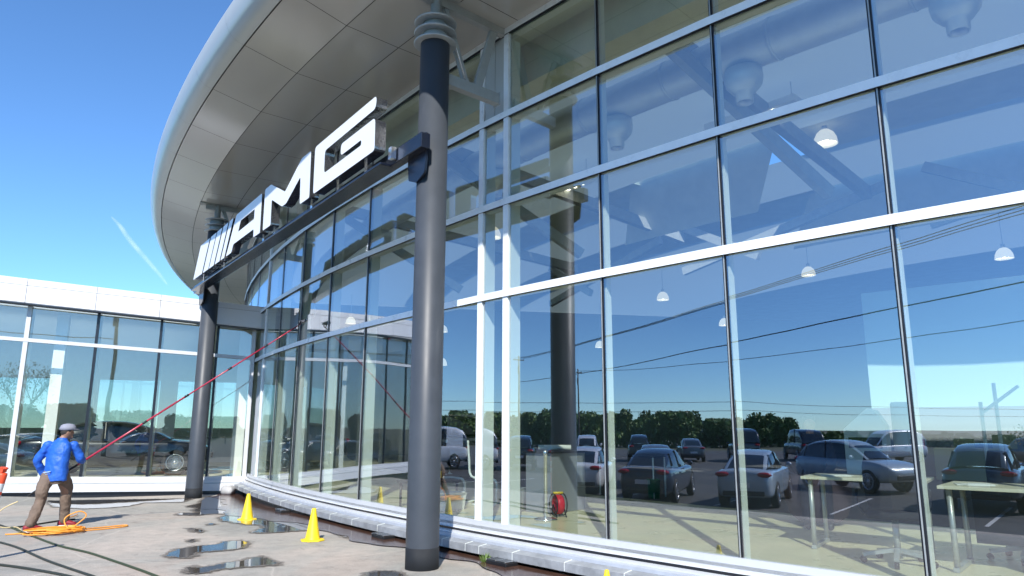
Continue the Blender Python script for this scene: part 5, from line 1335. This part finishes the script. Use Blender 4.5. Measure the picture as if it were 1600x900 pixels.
# bare tree mirrored in the wing
t = thing('bare_tree', 'thin branched spring tree mirrored in the wing glass', 'tree', gz(-4.5, -33), 0)
mb = MB(); rb = random.Random(9)
def branch(p, d, l, r, dep):
    q = p + d * l; mb.tube([p, (p + q) / 2 + Vector((rb.uniform(-.1, .1), rb.uniform(-.1, .1), 0)) * l * .4, q], [r, r * .85, r * .7], 5)
    if dep:
        for _ in range(3):
            nd = (d + Vector((rb.uniform(-.8, .8), rb.uniform(-.8, .8), rb.uniform(-.1, .5)))).normalized(); branch(q, nd, l * rb.uniform(.6, .8), r * .6, dep - 1)
branch(Vector((0, 0, -.2)), Vector((0, 0, 1)), 2.6, .13, 5); mb.build('trunk', M['bark'], t)
mb = MB()
for k in range(700):
    d = Vector((rb.gauss(0, 1), rb.gauss(0, 1), rb.gauss(0, 1))).normalized() * 2.6 * rb.random() ** .4; p = Vector((d.x, d.y, 5.6 + d.z * .8)); u = Vector((rb.uniform(-1, 1), rb.uniform(-1, 1), rb.uniform(-1, 1))).normalized() * .09; v = u.orthogonal().normalized() * .05
    mb.add([p - u, p + v, p + u, p - v], [(0, 1, 2, 3)])
mb.build('crown', M['leaf2'], t, recalc=False)
# distant block
t = thing('office_block', 'distant grey office block mirrored between the trees', 'building', gz(-150, -30.5), R_(10))
mb = MB(); mb.box((0, 0, 2.6), (8, 7, 5.2)); mb.build('wall', M['bldg'], t)
for k in range(3):
    mb = MB(); mb.box((4.02, 0, 1.2 + 1.5 * k), (.08, 6.4, .7)); mb.build('window', M['carglass'], t)
mb = MB(); mb.box((0, 0, 5.3), (8.4, 7.4, .2)); mb.build('roof', M['bldg'], t)
# flags
for k, (x, y, zt_) in enumerate(((-24.5, 21.6, 6.75), (-25.5, 21.0, 6.25), (-26.4, 20.6, 6.0), (-27.2, 20.1, 5.85), (-28.0, 19.5, 5.7))):
    lb = 'flagpole with a red flag above the mirrored wing roof' if k == 0 else ['', 'flagpole with a navy flag next to the red flag', 'flagpole with a navy flag, third from the red flag end', 'flagpole with a navy flag, fourth from the red flag end', 'flagpole with a navy flag at the far end of the row'][k]
    t = thing('flagpole', lb, 'flagpole', gz(x, y), .3 * k, 'flagpoles behind the wing'); z = zt_ - g(x, y)
    mb = MB(); mb.tube([(0, 0, -.2), (0, 0, z)], [.05, .03], 10); mb.ball((0, 0, z + .04), .05, n=10, m=6); mb.build('pole', M['chrome'], t)
    mb = MB(); nx, nz = 14, 6; vs = [(.03 + .95 * i / nx, .10 * math.sin(i * .8 + j * .35) * i / nx, z - .08 - .6 * j / nz - .30 * (i / nx) ** 1.3) for i in range(nx + 1) for j in range(nz + 1)]
    mb.add(vs, [(i * (nz + 1) + j, i * (nz + 1) + j + 1, (i + 1) * (nz + 1) + j + 1, (i + 1) * (nz + 1) + j) for i in range(nx) for j in range(nz)], 0, True)
    o = mb.build('flag', M['flagred'] if k == 0 else M['flagnavy'], t); s = o.modifiers.new('Solid', 'SOLIDIFY'); s.thickness = .004

# contrail: a thin streak of real cloud high up
cm = bpy.data.materials.new('contrail_vapour'); cm.use_nodes = True; nt = cm.node_tree
for n in list(nt.nodes): nt.nodes.remove(n)
out = nt.nodes.new('ShaderNodeOutputMaterial'); df = nt.nodes.new('ShaderNodeBsdfDiffuse'); df.inputs[0].default_value = (.9, .92, .95, 1)
trn = nt.nodes.new('ShaderNodeBsdfTransparent'); mx = nt.nodes.new('ShaderNodeMixShader'); lw = nt.nodes.new('ShaderNodeLayerWeight'); lw.inputs[0].default_value = .5
tc = nt.nodes.new('ShaderNodeTexCoord'); no = nt.nodes.new('ShaderNodeTexNoise'); no.inputs['Scale'].default_value = .015; no.inputs['Detail'].default_value = 5
mr = nt.nodes.new('ShaderNodeMapRange'); mr.inputs[1].default_value = .25; mr.inputs[2].default_value = .8; mr.inputs[3].default_value = .0; mr.inputs[4].default_value = .16
inv = nt.nodes.new('ShaderNodeMath'); inv.operation = 'SUBTRACT'; inv.inputs[0].default_value = 1.0
mu = nt.nodes.new('ShaderNodeMath'); mu.operation = 'MULTIPLY'
nt.links.new(tc.outputs['Object'], no.inputs['Vector']); nt.links.new(no.outputs['Fac'], mr.inputs[0]); nt.links.new(lw.outputs['Facing'], inv.inputs[1])
nt.links.new(inv.outputs[0], mu.inputs[0]); nt.links.new(mr.outputs[0], mu.inputs[1]); nt.links.new(mu.outputs[0], mx.inputs[0])
nt.links.new(trn.outputs[0], mx.inputs[1]); nt.links.new(df.outputs[0], mx.inputs[2]); nt.links.new(mx.outputs[0], out.inputs['Surface'])

# ------------------------------------------------------------------ camera, light, sky
cd = bpy.data.cameras.new('Camera'); cam = bpy.data.objects.new('Camera', cd); COL.objects.link(cam); sc.camera = cam
cd.sensor_width = 36; cd.lens = 1110.74 / 1600 * 36; cd.clip_start = .05; cd.clip_end = 20000
pitch, roll = R_(11.1616), R_(.1537)
cam.matrix_world = Matrix.Translation((0, 0, 1.6)) @ Matrix.Rotation(math.pi / 2 + pitch, 4, 'X') @ Matrix.Rotation(roll, 4, 'Z')
def pix(px, py, D):
    a, b = px - 800, py - 450; c_, s_ = math.cos(roll), math.sin(roll); x = (a * c_ + b * s_) / 1110.74; y = -(-a * s_ + b * c_) / 1110.74
    d = Vector((x, math.cos(pitch) - y * math.sin(pitch), math.sin(pitch) + y * math.cos(pitch))); return Vector((0, 0, 1.6)) + d * D
mb = MB(); P = smooth_path([(-2030, 3463, 1047), (-1985, 3473, 1000), (-1929, 3488, 923), (-1783, 3520, 758), (-1744, 3530, 707)], 6); P = [Vector(p) for p in P]
mb.tube(P, [1.5 + 13 * math.sin(math.pi * min(1, (i + 1) / len(P))) for i in range(len(P))], 10)
tag(mb.build('contrail_cloud', cm), kind='stuff')

EL = 40.5
sd = bpy.data.lights.new('Sun', 'SUN'); so = bpy.data.objects.new('Sun', sd); COL.objects.link(so)
sd.energy = 4.2; sd.angle = R_(.53); sd.color = (1.0, .955, .89)
tosun = Vector((-.02, -math.cos(R_(EL)), math.sin(R_(EL)))).normalized()
so.rotation_euler = tosun.to_track_quat('Z', 'Y').to_euler()
w = bpy.data.worlds.new('World'); sc.world = w; w.use_nodes = True; nt = w.node_tree
bg = nt.nodes['Background']; sky = nt.nodes.new('ShaderNodeTexSky'); sky.sky_type = 'NISHITA'; sky.sun_disc = False
sky.sun_elevation = R_(EL); sky.sun_rotation = math.atan2(tosun.x, tosun.y) ; sky.air_density = .75; sky.dust_density = 0.0; sky.ozone_density = 3.2
hs = nt.nodes.new('ShaderNodeHueSaturation'); hs.inputs['Saturation'].default_value = 1.0
tn = nt.nodes.new('ShaderNodeMix'); tn.data_type = 'RGBA'; tn.blend_type = 'MULTIPLY'; tn.inputs[0].default_value = 1; tn.inputs[7].default_value = (.72, 1.0, 1.19, 1)
nt.links.new(sky.outputs[0], hs.inputs['Color']); nt.links.new(hs.outputs[0], tn.inputs[6]); nt.links.new(tn.outputs[2], bg.inputs[0]); bg.inputs[1].default_value = .137
sc.view_settings.view_transform = 'Standard'; sc.view_settings.look = 'None'; sc.view_settings.gamma = 1; sc.view_settings.exposure = .68
sc.view_settings.use_curve_mapping = False
sc.cycles.use_denoising = True
try: sc.cycles.denoiser = 'OPENIMAGEDENOISE'
except Exception: pass
sc.cycles.max_bounces = 10; sc.cycles.transparent_max_bounces = 24; sc.cycles.diffuse_bounces = 3; sc.cycles.glossy_bounces = 5
sc.cycles.caustics_reflective = False; sc.cycles.caustics_refractive = False
sc.cycles.sample_clamp_indirect = 6
